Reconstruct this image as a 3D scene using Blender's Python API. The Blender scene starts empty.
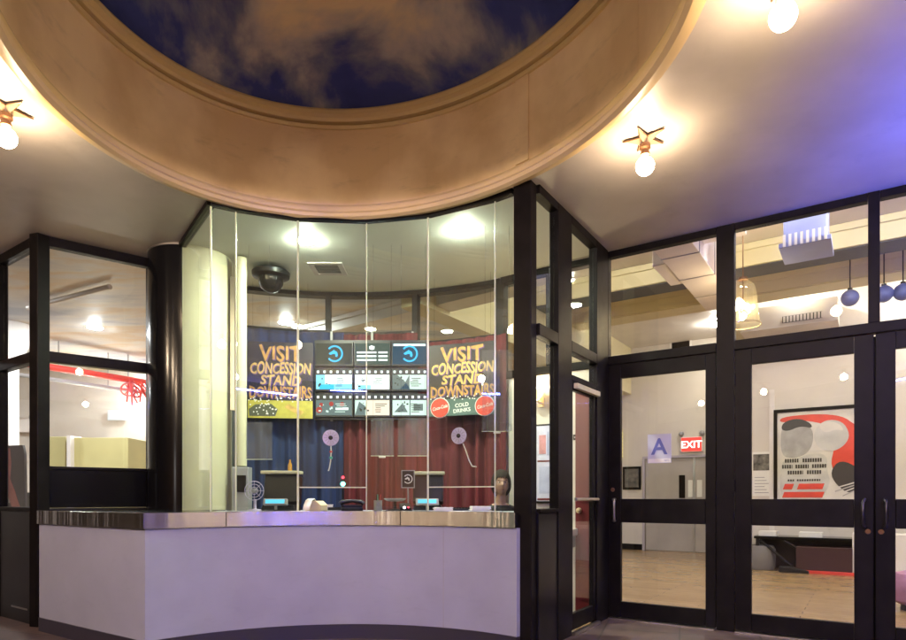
import bpy, bmesh, math, random
from mathutils import Vector, Matrix
from mathutils.geometry import tessellate_polygon
random.seed(7)
R = math.radians
SC = bpy.context.scene
COL = SC.collection

# ------------------------------------------------------------------ camera model (pixels of the 906x640 picture)
F, CX, HY, EYE = 623.0, 453.0, 497.0, 1.15
CEIL = 3.488
def ray(px): return (px - CX) / F
def at(px, py, d): return Vector((ray(px) * d, d, EYE + (HY - py) * d / F))
def zat(py, d): return EYE + (HY - py) * d / F

# ------------------------------------------------------------------ mesh builder
class MB:
    def __init__(s): s.v = []; s.f = []; s.m = []
    def add(s, vs, fs, m=0):
        b = len(s.v); s.v += [tuple(v) for v in vs]
        for f in fs: s.f.append([b + i for i in f]); s.m.append(m)
        return s
    def box(s, x0, x1, y0, y1, z0, z1, m=0, M=None):
        vs = [Vector(p) for p in ((x0,y0,z0),(x1,y0,z0),(x1,y1,z0),(x0,y1,z0),(x0,y0,z1),(x1,y0,z1),(x1,y1,z1),(x0,y1,z1))]
        if M is not None: vs = [M @ v for v in vs]
        return s.add(vs, [(0,3,2,1),(4,5,6,7),(0,1,5,4),(1,2,6,5),(2,3,7,6),(3,0,4,7)], m)
    def prism(s, poly, z0, z1, m=0, M=None):
        n = len(poly)
        area = sum(poly[i][0]*poly[(i+1)%n][1]-poly[(i+1)%n][0]*poly[i][1] for i in range(n))
        if area < 0: poly = poly[::-1]
        vs = [Vector((p[0],p[1],z0)) for p in poly] + [Vector((p[0],p[1],z1)) for p in poly]
        if M is not None: vs = [M @ v for v in vs]
        tri = tessellate_polygon([[Vector((p[0],p[1],0)) for p in poly]])
        fs = [(i,(i+1)%n,n+(i+1)%n,n+i) for i in range(n)]
        for t in tri:
            a,b,c = t
            pa,pb,pc = poly[a],poly[b],poly[c]
            if (pb[0]-pa[0])*(pc[1]-pa[1])-(pb[1]-pa[1])*(pc[0]-pa[0]) < 0: b,c = c,b
            fs.append((n+a,n+b,n+c)); fs.append((a,c,b))
        return s.add(vs, fs, m)
    def vprism(s, poly, y0, y1, m=0, M=None):     # polygon in x,z, extruded along y
        W = Matrix(((1,0,0,0),(0,0,-1,0),(0,1,0,0),(0,0,0,1)))   # (x,y,z)->(x,-z,y)
        T = W if M is None else M @ W
        return s.prism([(p[0],p[1]) for p in poly], -y1, -y0, m, T)
    def tube(s, pts, r, n=10, m=0, caps=True):
        pts = [Vector(p) for p in pts]; k = len(pts)
        rr = r if isinstance(r, (list,tuple)) else [r]*k
        vs = []; up = None
        for i,p in enumerate(pts):
            t = (pts[min(i+1,k-1)] - pts[max(i-1,0)]).normalized()
            if up is None:
                up = t.orthogonal().normalized()
            up = (up - t*up.dot(t))
            if up.length < 1e-5: up = t.orthogonal()
            up.normalize(); sd = t.cross(up)
            for j in range(n):
                a = 2*math.pi*j/n; vs.append(p + (up*math.cos(a)+sd*math.sin(a))*rr[i])
        fs = [(i*n+j, i*n+(j+1)%n, (i+1)*n+(j+1)%n, (i+1)*n+j) for i in range(k-1) for j in range(n)]
        if caps: fs += [tuple(reversed(range(n))), tuple(range((k-1)*n, k*n))]
        return s.add(vs, fs, m)
    def lathe(s, prof, n=32, c=(0,0,0), m=0, M=None, a0=0, a1=None):
        full = a1 is None; a1 = a0+2*math.pi if full else a1
        k = len(prof); nn = n if full else n+1
        vs = []
        for j in range(nn):
            a = a0+(a1-a0)*j/n
            for (r,z) in prof: vs.append(Vector((r*math.cos(a), r*math.sin(a), z)))
        if M is not None: vs = [M @ v for v in vs]
        vs = [v+Vector(c) for v in vs]
        fs = []
        for j in range(n):
            j2 = (j+1)%nn
            for i in range(k-1): fs.append((j*k+i, j2*k+i, j2*k+i+1, j*k+i+1))
        return s.add(vs, fs, m)
    def sphere(s, c, r, n=20, k=12, m=0, sc=(1,1,1)):
        prof = [(max(1e-4,math.sin(math.pi*i/k)), -math.cos(math.pi*i/k)) for i in range(k+1)]
        M = Matrix.Diagonal((r*sc[0], r*sc[1], r*sc[2], 1))
        return s.lathe(prof, n, c, m, M)
    def build(s, name, mats, parent=None, loc=None, rz=0, smooth=False, bevel=0, angle=40):
        me = bpy.data.meshes.new(name)
        me.from_pydata(s.v, [], s.f); me.update()
        if not isinstance(mats, (list,tuple)): mats = [mats]
        for m in mats: me.materials.append(m)
        for p,i in zip(me.polygons, s.m): p.material_index = i
        bm = bmesh.new(); bm.from_mesh(me)
        bmesh.ops.remove_doubles(bm, verts=bm.verts, dist=1e-5)
        bmesh.ops.recalc_face_normals(bm, faces=bm.faces)
        bm.to_mesh(me); bm.free()
        if smooth:
            for p in me.polygons: p.use_smooth = True
            try: me.set_sharp_from_angle(angle=R(angle))
            except Exception: pass
        o = bpy.data.objects.new(name, me); COL.objects.link(o)
        if parent is not None: o.parent = parent
        if loc is not None: o.location = loc
        o.rotation_euler[2] = rz
        if bevel:
            b = o.modifiers.new('bevel','BEVEL'); b.width = bevel; b.segments = 2; b.limit_method = 'ANGLE'; b.angle_limit = R(50)
        return o

def tag(o, label, cat, group=None):
    o['label'] = label; o['category'] = cat; o['kind'] = 'thing'
    if group: o['group'] = group
    return o
def thing(name, label, cat, loc=(0,0,0), rz=0, group=None):
    o = bpy.data.objects.new(name, None); COL.objects.link(o)
    o.location = loc; o.rotation_euler[2] = rz; o.empty_display_size = .1
    return tag(o, label, cat, group)
def pempty(name, parent, loc):
    o = bpy.data.objects.new(name, None); COL.objects.link(o); o.parent = parent; o.location = loc; return o
def struct(o): o['kind'] = 'structure'; return o
def dup(root, loc, rz=0, label=None, scale=None):
    r = root.copy(); COL.objects.link(r); r.location = loc; r.rotation_euler[2] = rz
    if label: r['label'] = label
    if scale: r.scale = (scale,)*3
    for ch in list(root.children):
        c = ch.copy(); COL.objects.link(c); c.parent = r
        for g in list(ch.children):
            d = g.copy(); COL.objects.link(d); d.parent = c
    return r
def text(name, body, size, mat, parent, loc, rot=(R(90),0,0), extrude=.002, shear=0, sx=1, bold=0, spacing=1, align='CENTER'):
    cu = bpy.data.curves.new('t','FONT'); cu.body = body; cu.size = size; cu.extrude = extrude
    cu.align_x = align; cu.align_y = 'CENTER'; cu.shear = shear; cu.offset = bold; cu.space_character = spacing; cu.resolution_u = 3
    t = bpy.data.objects.new('t', cu); COL.objects.link(t)
    dg = bpy.context.evaluated_depsgraph_get(); dg.update()
    me = bpy.data.meshes.new_from_object(t.evaluated_get(dg)); me.name = name
    bpy.data.objects.remove(t); bpy.data.curves.remove(cu)
    me.materials.clear(); me.materials.append(mat)
    o = bpy.data.objects.new(name, me); COL.objects.link(o)
    o.parent = parent; o.location = loc; o.rotation_euler = rot; o.scale = (sx,1,1)
    return o

# ------------------------------------------------------------------ materials
def mat(name, col, rough=.5, metal=0, noise=0, nscale=4, bump=0, bscale=60, col2=None, emit=None, estr=0, coat=0, spec=.5, stretch=None, aniso=0, detail=6, tang=False):
    m = bpy.data.materials.new(name); m.use_nodes = True
    nt = m.node_tree; b = nt.nodes['Principled BSDF']
    b.inputs['Base Color'].default_value = (*col,1); b.inputs['Roughness'].default_value = rough
    b.inputs['Metallic'].default_value = metal; b.inputs['Coat Weight'].default_value = coat
    b.inputs['Specular IOR Level'].default_value = spec
    b.inputs['Anisotropic'].default_value = aniso
    tc = nt.nodes.new('ShaderNodeTexCoord'); mp = nt.nodes.new('ShaderNodeMapping')
    nt.links.new(tc.outputs['Object'], mp.inputs['Vector'])
    if stretch: mp.inputs['Scale'].default_value = stretch
    if noise or col2:
        n = nt.nodes.new('ShaderNodeTexNoise'); n.inputs['Scale'].default_value = nscale; n.inputs['Detail'].default_value = detail
        nt.links.new(mp.outputs[0], n.inputs['Vector'])
        cr = nt.nodes.new('ShaderNodeValToRGB')
        c2 = col2 if col2 else tuple(c*(1-noise) for c in col)
        c1 = col if col2 else tuple(min(1,c*(1+noise*.5)) for c in col)
        cr.color_ramp.elements[0].color = (*c2,1); cr.color_ramp.elements[1].color = (*c1,1)
        cr.color_ramp.elements[0].position = .3; cr.color_ramp.elements[1].position = .7
        nt.links.new(n.outputs['Fac'], cr.inputs[0]); nt.links.new(cr.outputs[0], b.inputs['Base Color'])
        rr = nt.nodes.new('ShaderNodeMapRange')
        rr.inputs['To Min'].default_value = max(.03, rough-.08); rr.inputs['To Max'].default_value = min(1, rough+.1)
        nt.links.new(n.outputs['Fac'], rr.inputs['Value']); nt.links.new(rr.outputs[0], b.inputs['Roughness'])
    if bump:
        n2 = nt.nodes.new('ShaderNodeTexNoise'); n2.inputs['Scale'].default_value = bscale; n2.inputs['Detail'].default_value = 4
        nt.links.new(mp.outputs[0], n2.inputs['Vector'])
        bu = nt.nodes.new('ShaderNodeBump'); bu.inputs['Strength'].default_value = bump; bu.inputs['Distance'].default_value = .01
        nt.links.new(n2.outputs['Fac'], bu.inputs['Height']); nt.links.new(bu.outputs[0], b.inputs['Normal'])
    if tang:
        tn = nt.nodes.new('ShaderNodeTangent'); tn.direction_type = 'RADIAL'; tn.axis = 'Z'; nt.links.new(tn.outputs[0], b.inputs['Tangent'])
    if emit:
        b.inputs['Emission Color'].default_value = (*emit,1); b.inputs['Emission Strength'].default_value = estr
    return m
def glass_mat(name, tint=(1,1,1), r0=.035, haze=0, hazecol=(.8,.8,.8), rough=.0):
    m = bpy.data.materials.new(name); m.use_nodes = True; nt = m.node_tree; nt.nodes.clear()
    out = nt.nodes.new('ShaderNodeOutputMaterial'); mix = nt.nodes.new('ShaderNodeMixShader')
    tr = nt.nodes.new('ShaderNodeBsdfTransparent'); tr.inputs[0].default_value = (*tint,1)
    gl = nt.nodes.new('ShaderNodeBsdfGlossy'); gl.inputs['Roughness'].default_value = rough; gl.inputs[0].default_value = (1,1,1,1)
    lw = nt.nodes.new('ShaderNodeLayerWeight'); lw.inputs[0].default_value = .5
    p = nt.nodes.new('ShaderNodeMath'); p.operation = 'POWER'; p.inputs[1].default_value = 5
    ma = nt.nodes.new('ShaderNodeMath'); ma.operation = 'MULTIPLY_ADD'; ma.inputs[1].default_value = (1-r0)*.42; ma.inputs[2].default_value = r0
    nt.links.new(lw.outputs['Facing'], p.inputs[0]); nt.links.new(p.outputs[0], ma.inputs[0]); nt.links.new(ma.outputs[0], mix.inputs[0])
    src = tr.outputs[0]
    if haze:
        tcx = nt.nodes.new('ShaderNodeTexCoord'); nz = nt.nodes.new('ShaderNodeTexNoise'); nz.inputs['Scale'].default_value = 3; nz.inputs['Detail'].default_value = 5; nz.inputs['Distortion'].default_value = 1.2
        mz = nt.nodes.new('ShaderNodeMapRange'); mz.inputs['From Min'].default_value = .3; mz.inputs['From Max'].default_value = .75; mz.inputs['To Min'].default_value = haze*.4; mz.inputs['To Max'].default_value = haze*1.6
        nt.links.new(tcx.outputs['Object'], nz.inputs['Vector']); nt.links.new(nz.outputs['Fac'], mz.inputs['Value'])
        df = nt.nodes.new('ShaderNodeBsdfDiffuse'); df.inputs[0].default_value = (*hazecol,1)
        m2 = nt.nodes.new('ShaderNodeMixShader'); m2.inputs[0].default_value = haze
        nt.links.new(mz.outputs[0], m2.inputs[0]); nt.links.new(tr.outputs[0], m2.inputs[1]); nt.links.new(df.outputs[0], m2.inputs[2]); src = m2.outputs[0]
    nt.links.new(src, mix.inputs[1]); nt.links.new(gl.outputs[0], mix.inputs[2]); nt.links.new(mix.outputs[0], out.inputs[0])
    return m
def emis(name, col, s):
    m = bpy.data.materials.new(name); m.use_nodes = True; nt = m.node_tree; nt.nodes.clear()
    out = nt.nodes.new('ShaderNodeOutputMaterial'); e = nt.nodes.new('ShaderNodeEmission')
    e.inputs[0].default_value = (*col,1); e.inputs[1].default_value = s
    nt.links.new(e.outputs[0], out.inputs[0]); return m
def tile_mat(name, c1, c2, mortar, w, h, rough, msize=.012, rot=0, freq=2, offset=.5, noise=.3):
    m = mat(name, c1, rough); nt = m.node_tree; b = nt.nodes['Principled BSDF']
    tc = nt.nodes.new('ShaderNodeTexCoord'); mp = nt.nodes.new('ShaderNodeMapping'); mp.inputs['Rotation'].default_value = (0,0,rot)
    br = nt.nodes.new('ShaderNodeTexBrick'); br.inputs['Scale'].default_value = 1
    br.inputs['Brick Width'].default_value = w; br.inputs['Row Height'].default_value = h; br.inputs['Mortar Size'].default_value = msize
    br.offset = offset; br.offset_frequency = freq
    br.inputs['Color1'].default_value = (*c1,1); br.inputs['Color2'].default_value = (*c2,1); br.inputs['Mortar'].default_value = (*mortar,1)
    n = nt.nodes.new('ShaderNodeTexNoise'); n.inputs['Scale'].default_value = 5; n.inputs['Detail'].default_value = 8
    mx = nt.nodes.new('ShaderNodeMix'); mx.data_type = 'RGBA'; mx.blend_type = 'MULTIPLY'; mx.inputs[0].default_value = noise
    nt.links.new(tc.outputs['Object'], mp.inputs[0]); nt.links.new(mp.outputs[0], br.inputs['Vector']); nt.links.new(mp.outputs[0], n.inputs['Vector'])
    nt.links.new(br.outputs['Color'], mx.inputs[6]); nt.links.new(n.outputs['Fac'], mx.inputs[7]); nt.links.new(mx.outputs[2], b.inputs['Base Color'])
    bu = nt.nodes.new('ShaderNodeBump'); bu.inputs['Strength'].default_value = .3; bu.inputs['Distance'].default_value = .004; bu.invert = True
    nt.links.new(br.outputs['Fac'], bu.inputs['Height']); nt.links.new(bu.outputs[0], b.inputs['Normal'])
    return m
def sky_paint(name, stops, scale, rough=.7, distort=.6, stretch=(1,1,1), seed=0):
    m = mat(name, (.1,.1,.1), rough); nt = m.node_tree; b = nt.nodes['Principled BSDF']
    tc = nt.nodes.new('ShaderNodeTexCoord'); mp = nt.nodes.new('ShaderNodeMapping'); mp.inputs['Scale'].default_value = stretch; mp.inputs['Location'].default_value = (seed,seed*.7,0)
    n = nt.nodes.new('ShaderNodeTexNoise'); n.inputs['Scale'].default_value = scale; n.inputs['Detail'].default_value = 7; n.inputs['Distortion'].default_value = distort; n.inputs['Roughness'].default_value = .55
    cr = nt.nodes.new('ShaderNodeValToRGB'); els = cr.color_ramp.elements
    els[0].position, els[0].color = stops[0][0], (*stops[0][1],1); els[1].position, els[1].color = stops[-1][0], (*stops[-1][1],1)
    for p,c in stops[1:-1]:
        e = els.new(p); e.color = (*c,1)
    nt.links.new(tc.outputs['Object'], mp.inputs[0]); nt.links.new(mp.outputs[0], n.inputs['Vector'])
    nt.links.new(n.outputs['Fac'], cr.inputs[0]); nt.links.new(cr.outputs[0], b.inputs['Base Color'])
    return m

M_frame = mat('black_metal', (.0075,.0060,.0058), .42, 0, noise=.4, nscale=9, bump=.03, bscale=40, spec=.11)
M_panel = mat('black_panel', (.006,.005,.006), .3, noise=.4, nscale=3, spec=.3)
M_gloss = mat('black_gloss', (.005,.005,.006), .16, spec=.3)
M_steel = mat('steel', (.62,.59,.57), .3, 1, noise=.2, nscale=3)
M_band = mat('brushed_steel', (.52,.50,.49), .27, 1, noise=.0, aniso=.97, tang=True, bump=1.0, bscale=2.6, stretch=(4,4,.05))
M_band.node_tree.nodes['Principled BSDF'].inputs['Anisotropic Rotation'].default_value = .25
M_lam = mat('pale_laminate', (.345,.36,.445), .34, noise=.08, nscale=3.2, bump=.02, bscale=8)
M_kick = mat('toe_kick', (.03,.026,.04), .35)
M_ceil = mat('ceiling_paint', (.62,.59,.55), .42, noise=.12, nscale=2.2, bump=.03, bscale=6)
M_bceil = mat('booth_ceiling_paint', (.84,.87,.80), .55, noise=.06, nscale=2)
M_fascia = mat('tan_plaster', (.88,.70,.46), .5, col2=(.70,.515,.305), nscale=1.6, bump=.12, bscale=5, detail=9)
_cr = [n for n in M_fascia.node_tree.nodes if n.type == 'VALTORGB'][0]; _cr.color_ramp.elements[0].position = .40; _cr.color_ramp.elements[1].position = .60
M_mould = mat('tan_moulding', (.64,.49,.255), .4, noise=.08, nscale=1.5)
M_dome = sky_paint('painted_night_sky', [(.37,(.009,.024,.17)),(.46,(.028,.046,.25)),(.52,(.17,.18,.28)),(.59,(.46,.43,.42)),(.69,(.80,.64,.40))], .9, .65, .3, (1,1,1), 3.4)
def cloud_bank(m, c, r0, r1, amt):            # the mural's cloud bank: more cloud near the middle of the painting
    nt = m.node_tree; tc = nt.nodes.new('ShaderNodeTexCoord'); vm = nt.nodes.new('ShaderNodeVectorMath'); vm.operation = 'DISTANCE'; vm.inputs[1].default_value = c
    mr = nt.nodes.new('ShaderNodeMapRange'); mr.inputs['From Min'].default_value = r0; mr.inputs['From Max'].default_value = r1; mr.inputs['To Min'].default_value = amt; mr.inputs['To Max'].default_value = -amt*.7
    ad = nt.nodes.new('ShaderNodeMath'); ad.operation = 'ADD'
    cr = [n for n in nt.nodes if n.type == 'VALTORGB'][0]; no = [n for n in nt.nodes if n.type == 'TEX_NOISE'][0]
    nt.links.new(tc.outputs['Object'], vm.inputs[0]); nt.links.new(vm.outputs['Value'], mr.inputs['Value']); nt.links.new(no.outputs['Fac'], ad.inputs[0]); nt.links.new(mr.outputs[0], ad.inputs[1]); nt.links.new(ad.outputs[0], cr.inputs[0])
cloud_bank(M_dome, (-.75,3.75,4.6), .2, 2.0, .15)
M_cloud = sky_paint('painted_day_clouds', [(.34,(.34,.39,.52)),(.43,(.58,.60,.66)),(.50,(.70,.68,.66)),(.57,(.68,.54,.38)),(.66,(.64,.64,.68))], .9, .5, .4, (.45,1.6,1), 1.0)
M_cream = mat('cream_plaster', (.56,.53,.36), .5, noise=.1, nscale=2.5, bump=.05, bscale=18)
M_wall = mat('warm_white_wall', (.62,.57,.515), .6, noise=.08, nscale=1.2, bump=.02, bscale=30)
M_wally = mat('cream_yellow_paint', (.62,.55,.34), .55, noise=.1, nscale=1)
M_yellow = mat('yellow_paint', (.46,.41,.19), .55, noise=.1, nscale=2)
M_white = mat('white_paint', (.72,.68,.66), .5, noise=.08, nscale=3)
M_grey = mat('grey_metal', (.32,.32,.33), .4, noise=.15, nscale=4)
M_doorgrey = mat('grey_door_paint', (.40,.36,.33), .45, noise=.1, nscale=3)
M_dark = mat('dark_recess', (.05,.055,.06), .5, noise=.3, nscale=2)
M_black = mat('black_plastic', (.009,.009,.010), .35, spec=.25)
M_duct = mat('white_duct', (.66,.60,.60), .45, noise=.1, nscale=2)
M_wood = tile_mat('oak_floor', (.43,.285,.15), (.36,.23,.115), (.2,.125,.065), 1.5, .14, .25, .003, R(33.8), 2, .37, .4)
M_pave = tile_mat('paving', (.17,.115,.10), (.13,.09,.085), (.06,.05,.05), .62, .62, .38, .008, R(20), 2, .0, .55)
M_glass = glass_mat('clear_glass', (.95,.97,.95), .035)
M_booth = glass_mat('booth_glass', (.94,.98,.94), .05, .013, (.7,.8,.72))
M_acry = glass_mat('acrylic', (.9,.92,.94), .05, .10, (.7,.72,.78), .02)
M_edge = mat('polished_glass_edge', (.62,.68,.50), .2, spec=.8)
M_brass = mat('brass', (.74,.58,.36), .3, .45)
M_socket = mat('brown_socket', (.18,.09,.04), .4, .6)
M_bulb = emis('warm_bulb', (1,.71,.44), 92)
M_bulb_fill = emis('warm_bulb_fill', (1,.75,.50), 680)  # stronger bulb for the added stars out of view
M_bulb_in = emis('warm_bulb_indoor', (1,.76,.46), 260)
M_down = emis('downlight_lens', (.96,.97,1), 620)
M_downb = emis('booth_downlight_lens', (.95,1,.82), 1030)
M_downr = emis('lobby_downlight_lens', (1,.92,.82), 330)
M_neon = emis('blue_neon', (.07,.10,1), 420)
M_neon2 = emis('blue_neon_bright', (.07,.11,1), 950)
M_red = mat('dark_red_paint', (.13,.009,.014), .4, noise=.2, nscale=4)
M_redpipe = mat('red_enamel', (.62,.05,.04), .35, noise=.15, nscale=8)
M_blueC = mat('navy_velvet', (.009,.022,.080), .85, noise=.5, nscale=5, stretch=(3,3,.2))
M_maroon = mat('maroon_velvet', (.105,.012,.016), .85, noise=.5, nscale=5, stretch=(3,3,.2))
M_screen_edge = mat('film_black', (.010,.012,.014), .35)
M_mat = mat('door_mat_fibre', (.035,.034,.04), .95, bump=.4, bscale=220)

def scuffs(m, sc, amt):                 # worn marks and smears in the laminate
    nt = m.node_tree; b = nt.nodes['Principled BSDF']; src = b.inputs['Base Color'].links[0].from_socket
    tc = nt.nodes.new('ShaderNodeTexCoord'); mp = nt.nodes.new('ShaderNodeMapping'); mp.inputs['Scale'].default_value = sc; mp.inputs['Rotation'].default_value = (.2,.5,.3)
    n = nt.nodes.new('ShaderNodeTexNoise'); n.inputs['Scale'].default_value = 3; n.inputs['Detail'].default_value = 9; n.inputs['Roughness'].default_value = .7
    cr = nt.nodes.new('ShaderNodeValToRGB'); cr.color_ramp.elements[0].position = .56; cr.color_ramp.elements[1].position = .72
    cr.color_ramp.elements[0].color = (1,1,1,1); cr.color_ramp.elements[1].color = (1-amt,1-amt,1-amt,1)
    mx = nt.nodes.new('ShaderNodeMix'); mx.data_type = 'RGBA'; mx.blend_type = 'MULTIPLY'; mx.inputs[0].default_value = 1
    nt.links.new(tc.outputs['Object'], mp.inputs[0]); nt.links.new(mp.outputs[0], n.inputs['Vector']); nt.links.new(n.outputs['Fac'], cr.inputs[0])
    nt.links.new(src, mx.inputs[6]); nt.links.new(cr.outputs[0], mx.inputs[7]); nt.links.new(mx.outputs[2], b.inputs['Base Color'])
scuffs(M_lam, (2,2,5), .06); scuffs(M_ceil, (.7,.7,1), .12); scuffs(M_fascia, (.8,.8,3), .2); scuffs(M_wall, (1,1,.6), .12)
# ------------------------------------------------------------------ plan geometry
def circ3(a, b, c):
    ax,ay = a; bx,by = b; cx,cy = c
    d = 2*(ax*(by-cy)+bx*(cy-ay)+cx*(ay-by))
    ux = ((ax*ax+ay*ay)*(by-cy)+(bx*bx+by*by)*(cy-ay)+(cx*cx+cy*cy)*(ay-by))/d
    uy = ((ax*ax+ay*ay)*(cx-bx)+(bx*bx+by*by)*(ax-cx)+(cx*cx+cy*cy)*(bx-ax))/d
    return (ux,uy,math.hypot(ax-ux,ay-uy))
def on_arc(C, px, off=0):
    cx,cy,r = C; r += off; k = ray(px)
    A = k*k+1; B = -2*(k*cx+cy); D = cx*cx+cy*cy-r*r
    z = (-B+math.sqrt(max(0,B*B-4*A*D)))/(2*A); return Vector((k*z,z))
GA = circ3((-1.91,4.91),(-.713,5.213),(.469,4.714))     # booth glass
KA = circ3((-2.2,4.45),(-.92,5.07),(.47,4.60))          # counter front
BA = circ3((-2.25,6.92),(-.93,7.12),(.484,6.68))        # booth back wall
def arc_pts(C, a, b, n, off=0):
    cx,cy,r = C; t0 = math.atan2(a[1]-cy,a[0]-cx); t1 = math.atan2(b[1]-cy,b[0]-cx)
    return [Vector((cx+(r+off)*math.cos(t0+(t1-t0)*i/n), cy+(r+off)*math.sin(t0+(t1-t0)*i/n))) for i in range(n+1)]

class Wall:                        # straight wall frame: local x along, y away from the viewer
    def __init__(s, ox, oy, dx, dy):
        l = math.hypot(dx,dy); s.o = Vector((ox,oy)); s.u = Vector((dx/l,dy/l)); s.rz = math.atan2(dy,dx)
        s.n = Vector((-s.u.y,s.u.x))
    def s(self, px):
        k = ray(px); return (k*self.o.y-self.o.x)/(self.u.x-k*self.u.y)
    def w(self, s, y=0, z=0):
        p = self.o+self.u*s+self.n*y; return Vector((p.x,p.y,z))
    def z(self, px, py): return zat(py, (self.o+self.u*self.s(px)).y)
    def inv(self, x, y):
        d = Vector((x,y))-self.o; return d.dot(self.u), d.dot(self.n)
DW = Wall(1.475,5.97,.831,-.556)          # right hand door wall
SW = Wall(.593,4.62,.547,.837)            # side wall of the booth
LR = Wall(-3.69,5.56,1.252,1.0)           # left window, right-hand face
LL = Wall(-6.96,7.87,.817,-.577)          # left window, left-hand face
LLEN = 4.0
PW = Wall(.484,6.633,.831,-.556)          # partition behind the side wall
FW = Wall(5.54,9.95,.831,-.556)           # lobby wall with the poster
EW = Wall(4.42,13.3,.831,-.556)           # lobby wall with the exit doors

# ------------------------------------------------------------------ ground, floors
g = MB(); g.add([(-60,-60,0),(60,-60,0),(60,60,0),(-60,60,0)], [(0,1,2,3)])
struct(g.build('pavement', M_pave))
poly = [(-6.96,7.87),(-3.69,5.58),(-2.95,6.15),(-2.5,5.85),(-2.0,5.2),(.45,4.95),(.62,4.66),(1.475,5.98)]
e = DW.w(7); poly += [(e.x,e.y+.02),(16,8),(16,26),(-16,26),(-16,12)]
t = tessellate_polygon([[Vector((p[0],p[1],0)) for p in poly]])
g = MB(); g.add([(p[0],p[1],.004) for p in poly], [tuple(x) for x in t])
struct(g.build('lobby_floor', M_wood))

# ------------------------------------------------------------------ canopy ceiling with oval opening
EC = Vector((-.6196,3.3851)); EA, EB, ET = 1.603, 1.9187, .7076
def ell(t, off=0):
    x = (EA+off)*math.cos(t); y = (EB+off)*math.sin(t); c,s_ = math.cos(ET),math.sin(ET)
    return Vector((EC.x+c*x-s_*y, EC.y+s_*x+c*y))
NE = 160
dwe = DW.w(7)
outer = [(dwe.x,dwe.y),(1.475,5.97),(.484,6.66)] + [tuple(p) for p in arc_pts(BA,(.48,6.68),(-2.25,6.92),10)] + [(-2.9,6.75),(-2.98,6.13),(-3.69,5.56),(-6.96,7.87),(-14,7.87),(-14,-2.4),(12,-2.4),(12,dwe.y)]
hole = [ell(2*math.pi*i/NE, .055) for i in range(NE)]
vs = [Vector((p[0],p[1],0)) for p in outer]+[Vector((p.x,p.y,0)) for p in hole]
t = tessellate_polygon([vs[:len(outer)], vs[len(outer):]])
g = MB(); g.add([(v.x,v.y,CEIL) for v in vs], [tuple(x) for x in t])
struct(g.build('canopy_ceiling', M_ceil))
bpoly = [(-1.93,4.93)]+[tuple(p) for p in arc_pts(GA,(-1.90,4.93),(.46,4.735),16,.02)]+[(.60,4.70),(1.40,5.95),(.484,6.64)]+[tuple(p) for p in arc_pts(BA,(.48,6.67),(-2.25,6.91),10)]+[(-2.45,6.5),(-2.47,5.75)]
t = tessellate_polygon([[Vector((p[0],p[1],0)) for p in bpoly]])
g = MB(); g.add([(p[0],p[1],CEIL-.004) for p in bpoly],[tuple(x) for x in t]); struct(g.build('booth_ceiling', M_bceil))
g = MB(); g.box(-14,12,-2.55,-2.4,3.2,4.6)
struct(g.build('canopy_edge', M_frame))

def sweep(prof, n=NE):
    m = MB(); k = len(prof); vs = []
    for i in range(n):
        a = 2*math.pi*i/n
        for off,z in prof: p = ell(a,off); vs.append((p.x,p.y,z))
    fs = [(i*k+j, ((i+1)%n)*k+j, ((i+1)%n)*k+j+1, i*k+j+1) for i in range(n) for j in range(k-1)]
    return m.add(vs, fs)
ring = thing('dome_ring', 'tan plaster oval ring with mouldings around the painted night sky dome', 'dome', (EC.x,EC.y,0))
def under(o):
    o.parent = ring; o.location = (-EC.x,-EC.y,0); return o
ZT = 4.313
under(sweep([(0.005,3.575),(.005,ZT-.10)]).build('fascia', M_fascia, smooth=True))
under(sweep([(.07,CEIL+.01),(.07,CEIL-.012),(.04,CEIL-.03),(0,CEIL-.034),(-.028,CEIL-.02),(-.034,CEIL+.005),(-.02,CEIL+.024),(-.012,CEIL+.03),(-.014,CEIL+.05),(-.022,CEIL+.062),(-.016,CEIL+.08),(.004,CEIL+.09),(.012,CEIL+.09)]).build('lower_moulding', M_mould, smooth=True, angle=30))
under(sweep([(.012,ZT-.115),(-.014,ZT-.113),(-.022,ZT-.092),(-.014,ZT-.082),(.012,ZT-.078),(.012,ZT-.066),(-.03,ZT-.062),(-.04,ZT-.04),(-.06,ZT-.03),(-.075,ZT-.026),(-.08,ZT),(-.07,ZT+.02),(-.02,ZT+.03)]).build('upper_moulding', M_mould, smooth=True, angle=30))
# vertical joint of two fascia boards
ta = min((2*math.pi*i/2000 for i in range(2000)), key=lambda a: abs(ell(a).x/ell(a).y-ray(516))+(0 if ell(a).y>3.4 else 9))
def seam(tc, w, name, th=.006):
    m = MB(); pts = []
    for i in range(5): pts.append(ell(tc+w*(i/4-.5)/1.75, .004))
    q = [ell(tc+w*(i/4-.5)/1.75, .004-th) for i in range(4,-1,-1)]
    m.prism([(p.x,p.y) for p in pts+q], CEIL+.095, ZT-.115)
    return under(m.build(name, M_fascia))
seam(ta-.03, .11, 'joint_strip', .012)
for dt in (.62,1.28,-.62,-1.3): seam(ta+dt, .006, 'board_joint', .002)
# painted dome above the ring
dm = MB(); kk = 8; vs = []
for i in range(NE):
    a = 2*math.pi*i/NE
    for j in range(kk+1):
        f = j/kk; p = EC+(ell(a,-.03)-EC)*math.cos(f*math.pi/2) if j<kk else EC
        vs.append((p.x,p.y,ZT+.02+.55*math.sin(f*math.pi/2)))
dm.add(vs, [(i*(kk+1)+j,((i+1)%NE)*(kk+1)+j,((i+1)%NE)*(kk+1)+j+1,i*(kk+1)+j+1) for i in range(NE) for j in range(kk)])
under(dm.build('painted_sky', M_dome, smooth=True))

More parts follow.
